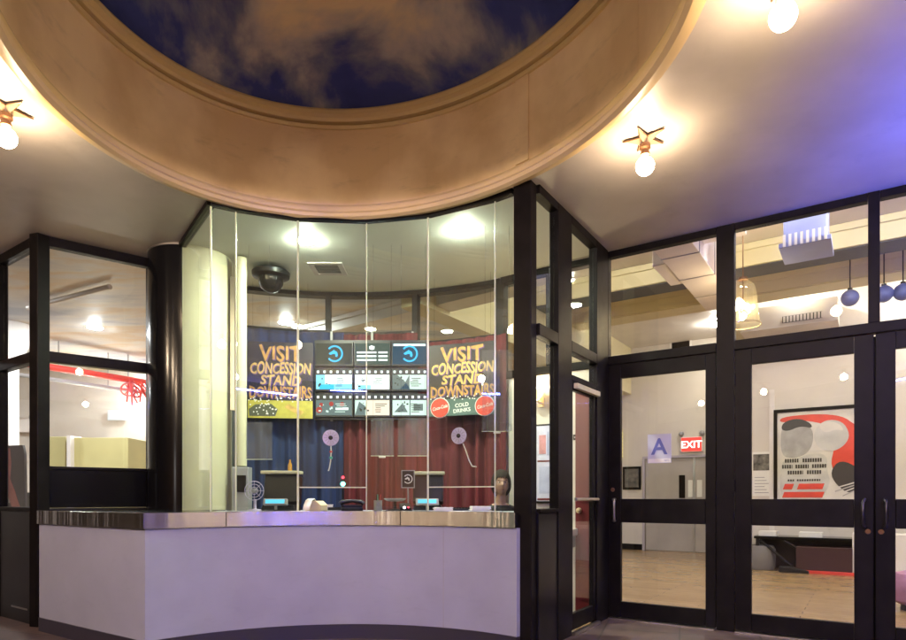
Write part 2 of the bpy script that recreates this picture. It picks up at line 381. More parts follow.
# ------------------------------------------------------------------ star ceiling lights
def make_star(label, loc, rz):
    s = thing('star_light', label, 'ceiling light', loc, rz, 'gold star lights on the canopy ceiling')
    m = MB(); n = 5; Ro, Ri, zb, zc = .142, .042, -.012, -.06
    vs = []
    for i in range(10):
        r = Ro if i%2==0 else Ri; a = math.pi*i/5; vs.append((r*math.cos(a), r*math.sin(a), zb if i%2==0 else zb-.004))
    vs.append((0,0,zc)); vs.append((0,0,.0))
    fs = [(i,(i+1)%10,10) for i in range(10)]+[((i+1)%10,i,11) for i in range(10)]
    m.add(vs, fs); m.build('star_plate', M_brass, s)
    m = MB()
    for i in range(0,10):
        a,b = vs[i],vs[(i+1)%10]; m.tube([a,b], .0045, 6)
    m.build('star_rim', M_socket, s)
    m = MB(); m.lathe([(.001,-.05),(.034,-.05),(.036,-.075),(.026,-.085),(.026,-.105),(.03,-.108),(.03,-.12),(.018,-.125),(.001,-.125)], 20)
    m.build('socket', M_socket, s, smooth=True)
    m = MB(); rb = .058; zc = -.19
    pr = [(.016,-.122),(.018,-.135)]+[(rb*math.sin(a), zc+rb*math.cos(a)) for a in [R(24+13*i) for i in range(12)]]+[(.0005,zc-rb)]
    m.lathe(pr, 18); m.build('bulb', M_bulb, s, smooth=True)
    return s
def starpos(px, py):
    d = F*(CEIL-EYE)/(HY-py); return (ray(px)*d, d, CEIL)
st = make_star('gold star light between the oval ring and the right hand doors', starpos(645,137), R(20))
dup(st, starpos(6,106), R(50), 'gold star light cut by the left edge, left of the oval ring')
dup(st, starpos(783,-26), R(10), 'gold star light cut by the top edge at the upper right')
for i,a in enumerate((-49,-82,-115,-148)):
    p = Vector((-.7+2.15*math.cos(R(a)), 3.4+2.15*math.sin(R(a))))
    dup(st, (p.x,p.y,CEIL), R(a), 'gold star light on the canopy ceiling on the street side of the ring')
def fill_bulb(o):
    for c in o.children:
        if c.name.startswith('bulb'): c.data = c.data.copy(); c.data.materials.clear(); c.data.materials.append(M_bulb_fill)
for x in (-4.6,-2.9,-1.2,.5,2.2,3.9):  # unseen stars added to spread the warm light more evenly
    fill_bulb(dup(st, (x,-1.1,CEIL), R(x*40), 'added unseen gold star light in the row along the street edge of the canopy'))
for x,y in ((-4.9,1.0),(3.9,.6),(-5.6,2.4)): fill_bulb(dup(st, (x,y,CEIL), R(y*31), 'added unseen gold star light in the row along the street edge of the canopy'))

# blue neon along the street edge of the canopy
nt_ = thing('neon_tube', 'long blue neon tube under the street edge of the canopy', 'neon light', (0,-2.3,3.3))
m = MB(); m.tube([(-1.3,0,0),(3.4,0,0)], .011, 8); m.build('tube', M_neon, nt_)
for x in (-1.2,.3,1.8,3.3): MB().tube([(x,0,0),(x,0,CEIL-3.3)], .006, 6).build('standoff', M_grey, nt_)
nt2 = thing('neon_tube', 'short blue neon tube under the canopy at the right edge', 'neon light', (4.3,0,2.55))
m = MB(); m.tube([(0,.2,0),(0,3.3,0)], .014, 8); m.build('tube', M_neon2, nt2)
m = MB(); m.box(-.11,.11,.1,3.4,-.06,-.04); m.box(-.12,-.105,0.1,3.4,-.06,.05); m.box(.105,.12,0.1,3.4,-.06,.05); m.build('added_baffle', M_frame, nt2)  # channel added to block the blue light below and aim it at the ceiling
for y in (.4,1.7,3.0): MB().tube([(0,y,0),(0,y,CEIL-2.55)], .006, 6).build('standoff', M_grey, nt2)

# ------------------------------------------------------------------ counter
c1 = (-2.2,4.45); c0 = (-3.56,5.36)
front = arc_pts(KA, c1, (.47,4.60), 40)
gl_l = (-1.91,4.91); gl_back = (-2.49,5.73)
ins = arc_pts(GA, (-1.91,4.91), (.469,4.714), 30, .42)
cnt = thing('ticket_counter', 'curved pale counter with a steel edge below the glass ticket booth', 'counter', (0,0,0))
inner_tail = [(.50,4.72),(.80,5.05)] + [tuple(p) for p in ins[::-1]] + [(-2.1,5.75),(-2.22,5.9),(-2.36,5.72),(-2.6,5.6),(-2.98,6.05),(-3.62,5.53)]
def offset_front(off):
    pts = [Vector(p) for p in arc_pts(KA, c1, (.47,4.60), 40, off)]
    return pts
u = Vector((c1[0]-c0[0],c1[1]-c0[1])).normalized(); nrm = Vector((-u.y,u.x))
def left_line(off):
    a = Vector(c0)+nrm*off; return a
HT = 1.032
top = [left_line(0)] + offset_front(0) + inner_tail
m = MB(); m.prism([tuple(p) for p in top], HT-.02, HT); m.build('counter_top', M_gloss, cnt)
m = MB(); a_ = arc_pts(GA,(-1.82,4.93),(.44,4.78),30,.10); b_ = arc_pts(GA,(-1.82,4.93),(.44,4.78),30,.40); m.prism([tuple(p) for p in a_]+[tuple(p) for p in b_[::-1]], HT+.0003, HT+.001); m.build('bounce_sheet', M_lam, cnt)  # pale sheet added to bounce light up to the booth ceiling
def strip_poly(o1, o2):
    a = [left_line(o1)] + offset_front(o1)
    b = [left_line(o2)] + offset_front(o2)
    # shared corner of both strips
    def corner(off):
        f = arc_pts(KA, c1, (.47,4.60), 40, off); p = Vector(c0)+nrm*off
        # intersect line p + t*u with circle
        cx,cy,r = KA; r += off; d = p-Vector((cx,cy)); B = d.dot(u); D = d.dot(d)-r*r
        t = -B+math.sqrt(max(0,B*B-D)); t2 = -B-math.sqrt(max(0,B*B-D))
        q1 = p+u*t; q2 = p+u*t2
        return q1 if (q1-Vector(c1)).length < (q2-Vector(c1)).length else q2
    def line(off):
        k = corner(off); pts = arc_pts(KA, tuple(k), (.47,4.60), 40, off); pts[0] = k
        return pts
    return line(o1), line(o2), left_line(o1), left_line(o2)
def shell(o1, o2, z0, z1, side=True, frontp=True):
    l1,l2,a,b = strip_poly(o1,o2); m = MB()
    if frontp: m.prism([tuple(p) for p in l1]+[tuple(p) for p in l2[::-1]], z0, z1)
    if side: m.prism([tuple(a),tuple(l1[0]),tuple(l2[0]),tuple(b)], z0, z1)
    return m
shell(-.022,.012,.922,HT+.003,False,True).build('steel_edge', M_band, cnt, smooth=True, angle=30)
shell(-.022,.012,.922,HT+.003,True,False).build('steel_edge', M_band, cnt)
shell(.0,.05,.117,.921,False,True).build('front_panel', M_lam, cnt, smooth=True, angle=30)
shell(.0,.05,.117,.921,True,False).build('side_panel', M_lam, cnt)
shell(-.006,.06,0,.116).build('toe_kick', M_kick, cnt, smooth=True, angle=30)
# seam in the front panel and in the band
for px,z0,z1,mm,nm,off in ((443,.118,.92,M_grey,'panel_seam',-.0015),(226,.923,HT,M_frame,'edge_seam',-.0235),(400,.923,HT,M_frame,'edge_seam',-.0235)):
    p = on_arc(KA,px,off); q = on_arc(KA,px+.7,off); r_ = on_arc(KA,px+.7,off+.006); s_ = on_arc(KA,px,off+.006)
    m = MB(); m.prism([tuple(p),tuple(q),tuple(r_),tuple(s_)], z0, z1); m.build(nm, mm, cnt)

# ------------------------------------------------------------------ glass front of the booth
scr = thing('booth_glass_screen', 'tall curved glass screen of the ticket booth, made of narrow panes', 'glass screen', (0,0,0))
joints = [211,236,298,366.5,428,495,513]
JP = [on_arc(GA,x) for x in joints]
def pane_between(a, b, z0, z1, th=.012, gap=.004):
    a = Vector(a); b = Vector(b); d = (b-a).normalized(); n = Vector((-d.y,d.x))*th/2; a = a+d*gap; b = b-d*gap
    return MB().prism([tuple(a-n),tuple(b-n),tuple(b+n),tuple(a+n)], z0, z1)
for i in range(len(JP)-1):
    z0 = 1.236 if i in (2,4) else HT+.004
    pane_between(JP[i],JP[i+1],z0,CEIL-.045).build('glass_pane', M_booth, scr)
    if i in (2,4):
        pane_between(JP[i],JP[i+1],1.226,1.2355,.014,.0).build('polished_edge', M_edge, scr)
pane_between(gl_back,JP[0],HT+.004,CEIL-.045).build('glass_pane', M_booth, scr)
for i,p in enumerate(JP[:-1]):
    w = .007 if i in (2,4) else (.005 if i in (0,5) else .0035)
    m = MB(); m.box(p.x-w,p.x+w,p.y-.009,p.y+.009,HT+.004,CEIL-.05); m.build('joint_seal', M_edge, scr)
m = MB(); hp = [Vector(gl_back)]+JP
for a,b in zip(hp[:-1],hp[1:]):
    d = (b-a).normalized(); n = Vector((-d.y,d.x))*.03
    m.prism([tuple(a-n),tuple(b-n),tuple(b+n),tuple(a+n)], CEIL-.042, CEIL-.001)
m.build('head_channel', M_frame, scr)
# speak-through discs on the glass
def speaker_disc(px, py, label, cordpts, beads):
    p = on_arc(GA,px); cx,cy,r = GA; d = (Vector((cx,cy))-p).normalized()
    t = thing('speaking_disc', label, 'speaking disc', (p.x+d.x*.02,p.y+d.y*.02,zat(py,p.y)), math.atan2(d.y,d.x)+R(90), 'speaking discs on the booth glass')
    Mx = Matrix.Rotation(R(90),4,'X')
    m = MB(); m.lathe([(.014,-.006),(.066,-.006),(.068,0),(.066,.006),(.014,.006),(.014,-.006)], 32, M=Mx); m.build('disc', M_disc, t, smooth=True)
    m = MB(); m.lathe([(.0005,-.012),(.014,-.012),(.018,-.008),(.018,.01),(.0005,.012)], 20, M=Mx); m.build('hub', M_black, t, smooth=True)
    m = MB()
    for i in range(12):
        a = 2*math.pi*i/12; MM = Matrix.Rotation(a,4,'Y')
        m.box(.028,.056,-.0085,-.0062,-.0025,.0025, M=MM)
    m.build('slots', M_grey, t)
    m = MB(); m.tube([Vector(q) for q in cordpts], .005, 8); m.build('cord', M_white, t, smooth=True)
    for bp,br,bm in beads:
        m = MB(); m.sphere(bp,br,12,8); m.build('bead', bm, t, smooth=True)
M_disc = mat('clear_lilac_plastic', (.55,.50,.66), .2, noise=.2, nscale=20)
M_bead_r = mat('red_bead', (.5,.03,.04), .3); M_bead_g = mat('green_bead', (.03,.4,.28), .3)
M_led_r = emis('red_lamp', (1,.05,.08), 3); M_led_c = emis('cyan_lamp', (.2,1,.9), 4)
speaker_disc(331,438,'round speaking disc with a beaded cord on the pane before the navy curtain',
    [(0,.012,-.06),(.002,.015,-.12),(-.004,.014,-.2),(-.012,.014,-.25),(-.02,.012,-.275)], [((0,.02,-.115),.012,M_bead_r),((0,.02,-.165),.014,M_bead_g)])
speaker_disc(460,436,'round speaking disc with a bent white cord before the maroon curtain',
    [(.03,.012,-.06),(.055,.015,-.12),(.085,.014,-.2),(.11,.014,-.245),(.15,.012,-.25)], [])

# ------------------------------------------------------------------ column half black outside, half cream inside
colC = Vector((-2.565,6.1)); CR = .377
col = thing('round_column', 'round column, black outside the booth and cream inside the glass', 'column', (colC.x,colC.y,0))
aS = math.atan2(gl_back[1]-colC.y, gl_back[0]-colC.x)
m = MB(); m.lathe([(CR+.006,0),(CR+.006,CEIL-.001)], 32, a0=aS-math.pi, a1=aS); m.build('black_cladding', M_gloss, col, smooth=True)
m = MB(); m.lathe([(CR,0),(CR,CEIL-.002)], 32, a0=aS, a1=aS+math.pi); m.build('cream_plaster', M_cream, col, smooth=True)
m = MB(); m.lathe([(CR+.007,CEIL-.02),(CR+.014,CEIL-.02),(CR+.014,CEIL-.002)], 32, a0=aS-math.pi, a1=aS); m.build('cap_ring', M_steel, col, smooth=True)
# white conduit beside the column, with its grey box
d0 = 6.05
cd = thing('conduit', 'cream vertical pipe standing beside the cream column inside the booth', 'pipe', tuple(at(241,497,d0).xy)+(0,))
m = MB(); m.tube([(0,0,1.45),(0,0,3.47)], .055, 20); m.build('pipe', M_cream, cd, smooth=True)
m = MB(); m.box(-.115,-.075,.03,.07,2.0,3.3); m.build('channel', M_steel, cd)
m = MB(); m.box(-.07,.09,-.06,.06,0,1.44); m.build('base_box', M_grey, cd, bevel=.008)
m = MB(); m.box(-.02,.07,-.075,-.061,1.2,1.36); m.build('cover_plate', M_frame, cd, bevel=.004)

# ------------------------------------------------------------------ booth back wall with clerestory
bw = thing('booth_back_wall', 'curved back wall of the ticket booth with a band of windows above', 'wall', (0,0,0))
def bprism(pa, pb, o1, o2, z0, z1, n=10):
    a = on_arc(BA,pa); b = on_arc(BA,pb)
    p1 = arc_pts(BA,tuple(a),tuple(b),n,o1); p2 = arc_pts(BA,tuple(a),tuple(b),n,o2)
    return MB().prism([tuple(p) for p in p1]+[tuple(p) for p in p2[::-1]], z0, z1)
XB = [226,328,415,500]; ZB = [3.05,3.03,2.90]
for i in range(3):
    bprism(XB[i],XB[i+1],.0,.08,0,ZB[i]-.03).build('wall_panel', M_dark, bw)
    bprism(XB[i],XB[i+1],-.02,.1,ZB[i]-.028,ZB[i]).build('window_sill', M_frame, bw)
    bprism(XB[i],XB[i+1],.03,.042,ZB[i]+.002,CEIL-.052,1).build('window_pane', M_glass, bw)
    bprism(XB[i]-.0,XB[i+1],-.02,.1,CEIL-.05,CEIL-.002).build('head_rail', M_frame, bw)
for px in (328,415,499):
    bprism(px-2.6,px+2.6,-.022,.102,2.9,CEIL-.051,3).build('mullion', M_frame, bw)
# curtains
def curtain(pa, pb, z0, z1, m, label, seed, off=-.10, name='curtain'):
    a = on_arc(BA,pa); b = on_arc(BA,pb); n = int(max(24,(pb-pa)*3)); pts = arc_pts(BA,tuple(a),tuple(b),n)
    rr = random.Random(seed); cx,cy,_ = BA; vs = []; rows = 6
    ph = [rr.uniform(0,6) for _ in range(4)]
    for k in range(rows+1):
        z = z0+(z1-z0)*k/rows; amp = .055-.03*k/rows
        for i,p in enumerate(pts):
            t = (p-on_arc(BA,pa)).length
            d = (Vector((cx,cy))-p).normalized()
            w = amp*(math.sin(t*34+ph[0]+1.9*math.sin(t*4.3+ph[1])+.5*k/rows*math.sin(t*9))*(.6+.3*math.sin(t*6.1+ph[3]))+math.sin(t*67+ph[2]+math.sin(t*11))*.22)
            q = p+d*(-off+w); vs.append((q.x,q.y,z))
    mb = MB(); c = n+1
    mb.add(vs, [(k*c+i,k*c+i+1,(k+1)*c+i+1,(k+1)*c+i) for k in range(rows) for i in range(n)])
    o = mb.build(name, m, smooth=True, angle=180)
    so = o.modifiers.new('thick','SOLIDIFY'); so.thickness = .006
    return tag(o, label, 'curtain')
curtain(240,345,.1,3.0,M_blueC,'navy velvet curtain behind the left part of the booth',1)
curtain(344,420,.1,2.98,M_maroon,'maroon velvet curtain below the wall screens in the booth',2)
curtain(421,511,.1,2.86,M_maroon,'maroon velvet curtain behind the right hand poster and seated ticket seller',3)

# ------------------------------------------------------------------ booth ceiling things
def downlight(px, py, zc, r, lens, label, group, name='downlight'):
    d = F*(zc-EYE)/(HY-py); p = (ray(px)*d, d, zc)
    t = thing(name, label, 'ceiling light', p, 0, group)
    m = MB(); m.lathe([(r,-.001),(r+.010,-.001),(r+.013,-.006),(r+.004,-.012),(r,-.006),(r,-.001)], 28); m.build('trim_ring', M_white, t, smooth=True)
    m = MB(); m.lathe([(.0005,-.026),(r*.5,-.024),(r*.85,-.018),(r,-.009),(r,-.004)], 28); m.build('lens', lens, t, smooth=True)
    return t
dl = downlight(306,240,CEIL-.005,.075,M_downb,'round recessed downlight in the booth ceiling, the left one with a star burst','recessed lights in the booth ceiling')
d2 = F*(CEIL-EYE)/(HY-230)
dup(dl, (ray(463)*d2,d2,CEIL-.005), 0, 'round recessed downlight in the booth ceiling, the right one near the post')
d3 = F*(CEIL-EYE)/(HY-268)
v = thing('air_vent', 'small square air vent in the booth ceiling beside the dome camera', 'vent', (ray(328)*d3,d3,CEIL-.004), 0)
m = MB()
for a in ((-.17,.17,-.17,-.12),(-.17,.17,.12,.17),(-.17,-.12,-.12,.12),(.12,.17,-.12,.12)): m.box(a[0],a[1],a[2],a[3],-.012,-.001)
m.build('vent_frame', M_white, v)
m = MB(); m.box(-.12,.12,-.12,.12,-.004,-.001); m.build('backing', M_black, v)
m = MB()
for i in range(6): m.box(-.118,.118,-.1+i*.038,-.085+i*.038,-.011,-.005)
m.build('louvres', M_grey, v)
d4 = 6.35
dc = thing('dome_camera', 'large black dome camera hanging from the booth ceiling', 'camera', (ray(271)*d4,d4,0))
zt = zat(271,d4)
m = MB(); m.lathe([(.0005,zt+.0),(.17,zt),(.19,zt-.02),(.185,zt-.06),(.14,zt-.075),(.0005,zt-.076)], 32); m.build('housing', M_black, dc, smooth=True)
m = MB(); m.lathe([(.13,zt-.077)]+[(.125*math.cos(R(a)), zt-.095-.125*math.sin(R(a))) for a in range(0,91,10)], 32); m.build('bubble', M_gloss, dc, smooth=True)
m = MB(); m.tube([(0,0,zt+.001),(0,0,CEIL-.002)], .05, 16); m.build('stem', M_black, dc, smooth=True)

# ------------------------------------------------------------------ posters and screens on the back wall
M_navyp = mat('poster_navy', (.010,.007,.014), .3, noise=.4, nscale=5)
M_gold = mat('poster_gold', (.46,.235,.05), .4, noise=.5, nscale=14); M_cust = mat('poster_custard', (.54,.34,.09), .4, noise=.4, nscale=14)
M_purple = mat('poster_purple', (.10,.04,.16), .5); M_olive = mat('poster_olive', (.46,.40,.06), .4, noise=.25, nscale=12)
M_darkolive = mat('poster_dark_olive', (.08,.085,.05), .4); M_teal = mat('poster_teal', (.06,.11,.10), .4); M_logored = mat('logo_red', (.60,.05,.03), .35); M_paperw = mat('paper_white', (.75,.73,.70), .5)
def poster(px0, px1, py0, py1, d0, d1, kind, label):
    a = Vector((ray(px0)*d0,d0)); b = Vector((ray(px1)*d1,d1)); w = (b-a).length; rz = math.atan2(b.y-a.y,b.x-a.x)
    dm_ = (d0+d1)/2; z0 = zat(py1,dm_); h = zat(py0,dm_)-z0
    t = thing('concession_poster', label, 'poster', (a.x,a.y,z0), rz, 'concession stand posters in the booth')
    m = MB(); m.box(0,w,0,.012,0,h); m.build('sheet', M_navyp, t, bevel=.002)
    # purple cast-shadow style blocks behind the words
    rows = [('VISIT',.84,.19,M_gold,.64,.0),('CONCESSION',.648,.145,M_cust,.93,.1),('STAND',.492,.13,M_cust,.62,.15),('DOWNSTAIRS',.335,.145,M_gold,.95,.0)]
    for wd,fz,sz,mt,fw,sh in rows:
        o = text('lettering', wd, sz*h/.72, mt, t, (w*.5,-.004,fz*h), extrude=.0015, shear=sh, bold=.0042)
        ww = max(v.co.x for v in o.data.vertices)-min(v.co.x for v in o.data.vertices); o.scale[0] = fw*w/ww
        x_ = [v.co.x for v in o.data.vertices]; xr = (max(x_)-min(x_))
        for v in o.data.vertices:
            f_ = v.co.x/xr*6.28; v.co.y = v.co.y*(1+.10*math.sin(f_*2.3+fz*9))+.05*sz*h*math.sin(f_*3.1+fz*20)
        o2 = o.copy(); o2.data = o.data.copy(); COL.objects.link(o2); o2.name = 'letter_shadow'; o2.data.materials.clear(); o2.data.materials.append(M_purple); o2.location = (w*.5+.010,-.0015,fz*h-.010)
    if kind == 0:
        m = MB(); m.box(.004,w-.004,-.002,-.0002,.004,.235*h); m.build('snack_band', M_olive, t)
        m = MB(); m.vprism([(.03*w,.03*h),(.42*w,.03*h),(.46*w,.12*h),(.36*w,.19*h),(.12*w,.18*h),(.02*w,.12*h)], -.0042, -.0021); m.build('popcorn_pile', M_darkolive, t)
        m = MB(); rr = random.Random(3)
        for i in range(26):
            x = rr.uniform(.04,.44)*w; z = rr.uniform(.05,.2)*h; m.sphere((x,-.004,z),.008,8,6,sc=(1,.3,1))
        m.build('popcorn', M_paperw, t)
        m = MB(); m.vprism([(.56*w,.15*h),(.62*w,.19*h),(.86*w,.09*h),(.80*w,.04*h)], -.0045, -.0022); m.build('ticket', M_cust, t)
    else:
        m = MB(); m.box(.004,w-.004,-.002,-.0002,.004,.235*h); m.build('drink_band', M_teal, t)
        Mx = Matrix.Rotation(R(90),4,'X')
        for cx_ in (.17,.84):
            m = MB(); m.lathe([(.0005,.0),(.098,.0),(.10,.002),(.0995,.004)], 32, M=Mx); o = m.build('logo_disc', M_logored, t, (cx_*w,0,.12*h))
            o.location = (cx_*w,-.0065,.12*h)
            m = MB(); m.lathe([(.0005,.0),(.108,.0),(.108,.001)], 32, M=Mx); m.build('disc_rim', M_paperw, t, (cx_*w,-.0032,.12*h))
            lg = text('logo_script', 'Coca-Cola', .05, M_paperw, t, (cx_*w,-.0115,.12*h), rot=(R(90),R(-12),0), extrude=.001, shear=.35, bold=.0006); lg.scale[0] = .8
        text('lettering', 'COLD', .055, M_paperw, t, (.5*w,-.0035,.145*h), rot=(R(90),R(-5),0), extrude=.001, bold=.001)
        text('lettering', 'DRINKS', .055, M_paperw, t, (.5*w,-.0035,.07*h), rot=(R(90),R(-5),0), extrude=.001, bold=.001)
    m = MB(); rr = random.Random(kind+11)
    for i in range(34):
        x = rr.uniform(.02,.98)*w; z = rr.uniform(.22,.29)*h
        m.box(x-.006,x+.006,-.004,-.001,z-.006,z+.006)
    m.build('sprinkled_dots', M_paperw, t)
    # hanger wires
    for x in (.08*w,.92*w): MB().tube([(x,.006,h),(x,.006,CEIL-z0-.01)], .001, 5).build('hanger_wire', M_frame, t)
poster(247.5,313,342,418.5,6.72,6.80,0,'concession stand poster with olive snack band beside the cream conduit')
poster(429,496,343,415.5,6.66,6.42,1,'concession stand poster with two red drink discs at the right of the screens')

# 3 x 3 screens made up as film strips
def emscreen(name, c, s=1): return emis(name, c, s)
S_white = emscreen('screen_white', (.85,.95,.97), 1.5); S_sky = emscreen('screen_pale_blue', (.25,.62,.85), 1.2); S_teal = emscreen('screen_grey_green', (.12,.17,.15), .6)
S_blue = emscreen('screen_logo_blue', (.05,.42,.85), 1.4); S_peach = emscreen('screen_peach', (.85,.66,.55), 1.2); S_dim = emscreen('screen_dim', (.10,.11,.08), .6)
S_red = emscreen('screen_coral', (.7,.12,.10), .6); S_grey = emscreen('screen_grey', (.22,.28,.28), .7); S_pale = emscreen('screen_pale_green', (.62,.78,.72), 1.1); S_navy = emscreen('screen_navy', (.05,.12,.2), .6)
ds = 6.88
sb = thing('screen_rack', 'black backing rack that carries the nine film strip screens', 'rack', (0,ds+.05,0))
xw = lambda px: ray(px)*ds
zw = lambda py: zat(py,ds)
m = MB(); m.box(xw(313.5),xw(428.5),0,.03,zw(419),zw(339)); m.build('backing_board', M_screen_edge, sb)
m = MB()
for px in (330,371,412): m.box(xw(px)-.012,xw(px)+.012,.031,.05,zw(420),3.0)
m.build('rail', M_grey, sb)
cols = [(315,353),(354,390.5),(391.5,427.5)]; rowy = [(341.5,366),(368.5,391),(393.5,417)]
desc = [['blue horse emblem','lines of white text','blue horse emblem and lit bar'],['pale blue and white picture','white picture with blue corner','green arch picture'],['grey picture with coral shapes','peach picture','pale green double page']]
side = ['left','middle','right']; rown = ['top','centre','bottom']
def emblem(m, cx_, cz, r):
    # rearing horse head inside a broken ring
    n = 28
    for i in range(n-6):
        a0 = 2*math.pi*(i+3)/n+math.pi; a1 = 2*math.pi*(i+4)/n+math.pi
        m.vprism([(cx_+r*math.cos(a0),cz+r*math.sin(a0)),(cx_+r*math.cos(a1),cz+r*math.sin(a1)),(cx_+.8*r*math.cos(a1),cz+.8*r*math.sin(a1)),(cx_+.8*r*math.cos(a0),cz+.8*r*math.sin(a0))], -.006,-.004)
    hp_ = [(-1.15,.05),(-.7,.35),(-.35,.55),(-.1,.8),(0,.55),(.35,.45),(.55,.1),(.6,-.35),(.45,-.65),(.1,-.5),(.15,-.2),(-.05,-.02),(-.35,-.05),(-.6,-.18),(-.9,-.2)]
    m.vprism([(cx_+x*r*.62,cz+z*r*.62) for x,z in hp_], -.006, -.004)
for r_ in range(3):
    for c_ in range(3):
        x0,x1 = cols[c_]; y0,y1 = rowy[r_]
        W_ = xw(x1)-xw(x0); H_ = zw(y0)-zw(y1)
        t = thing('wall_screen', 'film strip screen with %s, %s of %s row'%(desc[r_][c_],side[c_],rown[r_]), 'screen', (xw(x0),ds,zw(y1)), 0, 'film strip screens on the booth wall')
        m = MB(); m.box(0,W_,0,.045,0,H_); m.build('bezel', M_screen_edge, t, bevel=.003)
        a0,a1,b0,b1 = .012,W_-.012,(.02 if r_ else .02),(H_*.72 if r_ else H_-.02)
        base = [[S_dim,S_teal,S_navy],[S_sky,S_white,S_pale],[S_grey,S_peach,S_pale]][r_][c_]
        m = MB(); m.box(a0,a1,-.002,-.0002,b0,b1); m.build('picture', base, t)
        if r_:
            m = MB(); n = 6
            for i in range(n):
                x = a0+.01+i*(a1-a0-.04)/(n-1); m.box(x,x+.024,-.002,-.0002,H_*.80,H_*.80+.026)
            m.build('film_holes', S_white, t)
        q = MB(); mm = None; w = a1-a0; h = b1-b0
        if r_:
            dt_ = MB(); rq = random.Random(r_*7+c_)
            for k in range(5):
                zz_ = b0+h*(.2+.13*k); xx_ = a0+w*rq.uniform(.52,.6); dt_.box(xx_,xx_+w*rq.uniform(.15,.34),-.0075,-.0065,zz_,zz_+h*.045)
            for k in range(7):
                xx_ = a0+w*rq.uniform(.04,.42); zz_ = b0+h*rq.uniform(.1,.8); dt_.box(xx_,xx_+w*rq.uniform(.02,.07),-.0075,-.0065,zz_,min(b1,zz_+h*rq.uniform(.04,.16)))
            dt_.build('fine_print', S_dim if (r_,c_) not in ((2,0),) else S_pale, t)
        if r_==0 and c_ in (0,2):
            emblem(q,a0+w*(.52 if c_==0 else .5),b0+h*.5,h*.40); mm = S_blue; q.build('emblem', mm, t)
            if c_==2:
                q = MB(); q.box(a0+.01,a1-.01,-.0045,-.003,b1-.03,b1-.008); q.build('lit_bar', S_white, t)
        elif r_==0:
            for k,(z,f) in enumerate(((.16,.95),(.34,.95),(.52,.95))):
                q.box(a0+.02,a0+w*.62,-.0045,-.003,b0+h*z,b0+h*(z+.08)); q.box(a0+w*.68,a1-.02,-.0045,-.003,b0+h*z,b0+h*(z+.08))
            q.vprism([(a0+w*.42,b0+h*.72),(a0+w*.5,b0+h*.68),(a0+w*.56,b0+h*.72),(a0+w*.57,b0+h*.84),(a0+w*.48,b0+h*.9),(a0+w*.41,b0+h*.84)],-.0045,-.003)
            q.build('text_lines', S_white, t)
        elif r_==1 and c_==0:
            q.box(a0+w*.25,a1,-.0045,-.003,b0+h*.36,b1); q.build('picture_patch', S_white, t); q=MB(); q.box(a0+w*.1,a0+w*.5,-.006,-.005,b0,b0+h*.32); q.build('caption_band', S_blue, t)
        elif r_==1 and c_==1:
            q.box(a0+w*.08,a0+w*.46,-.0045,-.003,b0,b0+h*.28); q.build('caption_band', S_sky, t)
        elif r_==1:
            q.vprism([(a0,b0),(a0,b1),(a0+w*.14,b1),(a0+w*.38,b0+h*.5),(a0+w*.5,b1),(a0+w*.5,b0)],-.0045,-.003); q.build('picture_patch', S_grey, t)
            q=MB(); q.vprism([(a0+w*.22,b0),(a0+w*.4,b0+h*.45),(a0+w*.52,b0)],-.006,-.005); q.build('picture_patch', S_navy, t)
        elif c_==0:
            for x,z,s2 in ((.06,.35,.16),(.4,.75,.12),(.7,.72,.12),(.12,.7,.1)): q.sphere((a0+w*x+.01,-.002,b0+h*z),h*s2*1.3,12,8,sc=(1,.05,1))
            q.build('picture_patch', S_red, t); q=MB(); q.box(a0+w*.55,a0+w*.9,-.0045,-.003,b0+h*.35,b0+h*.5); q.build('caption_band', S_white, t)
        elif c_==1:
            q.box(a0,a0+w*.32,-.0045,-.003,b0,b1); q.build('picture_patch', S_pale, t); q=MB(); q.vprism([(a0,b0),(a0+w*.3,b0),(a0+w*.3,b0+h*.6),(a0+w*.12,b0+h*.9)],-.006,-.005); q.build('picture_patch', S_grey, t)
        else:
            q.box(a0+w*.5,a0+w*.53,-.0045,-.003,b0,b1); q.box(a0+w*.62,a0+w*.9,-.0045,-.003,b0+h*.3,b0+h*.75); q.vprism([(a0+w*.05,b0+h*.2),(a0+w*.45,b0+h*.2),(a0+w*.3,b0+h*.8)],-.0045,-.003); q.build('picture_patch', S_grey, t)

# ------------------------------------------------------------------ inside the booth: shields, tills, odds and ends
def shield(px0, px1, py0, py1, d, label, clip=True):
    p = at((px0+px1)/2,py1,d); w = (px1-px0)*d/F; h = (py1-py0)*d/F
    t = thing('acrylic_shield', label, 'shield', tuple(p), 0, 'clear acrylic shields in the booth')
    m = MB(); m.box(-w/2,w/2,-.003,.003,0,h); m.build('sheet', M_acry, t)
    m = MB()
    m.box(-w/2-.003,w/2+.003,-.005,.005,-.006,-.0005)
    m.build('bottom_edge', M_edge, t)
    for x in (-w*.4,w*.4): MB().tube([(x,0,h-.01),(x,0,CEIL-p.z-.01)], .0009, 5).build('hanger_wire', M_frame, t)
    if clip:
        m = MB(); m.box(-.03,.03,-.012,.008,-.022,-.007); m.build('clip', M_white, t, bevel=.003)
shield(371,393.5,418,455.5,5.75,'clear acrylic shield, narrow one above the second till')
shield(398,428,418,455.5,5.75,'clear acrylic shield, wide one right above the second till', False)
shield(246,272,422,459,5.75,'clear acrylic shield hanging over the first till at the left', False)
shield(482,512,350,431,5.35,'tall clear acrylic shield beside the black corner post')
M_disp = emis('till_display', (.12,.55,.85), 1.1)
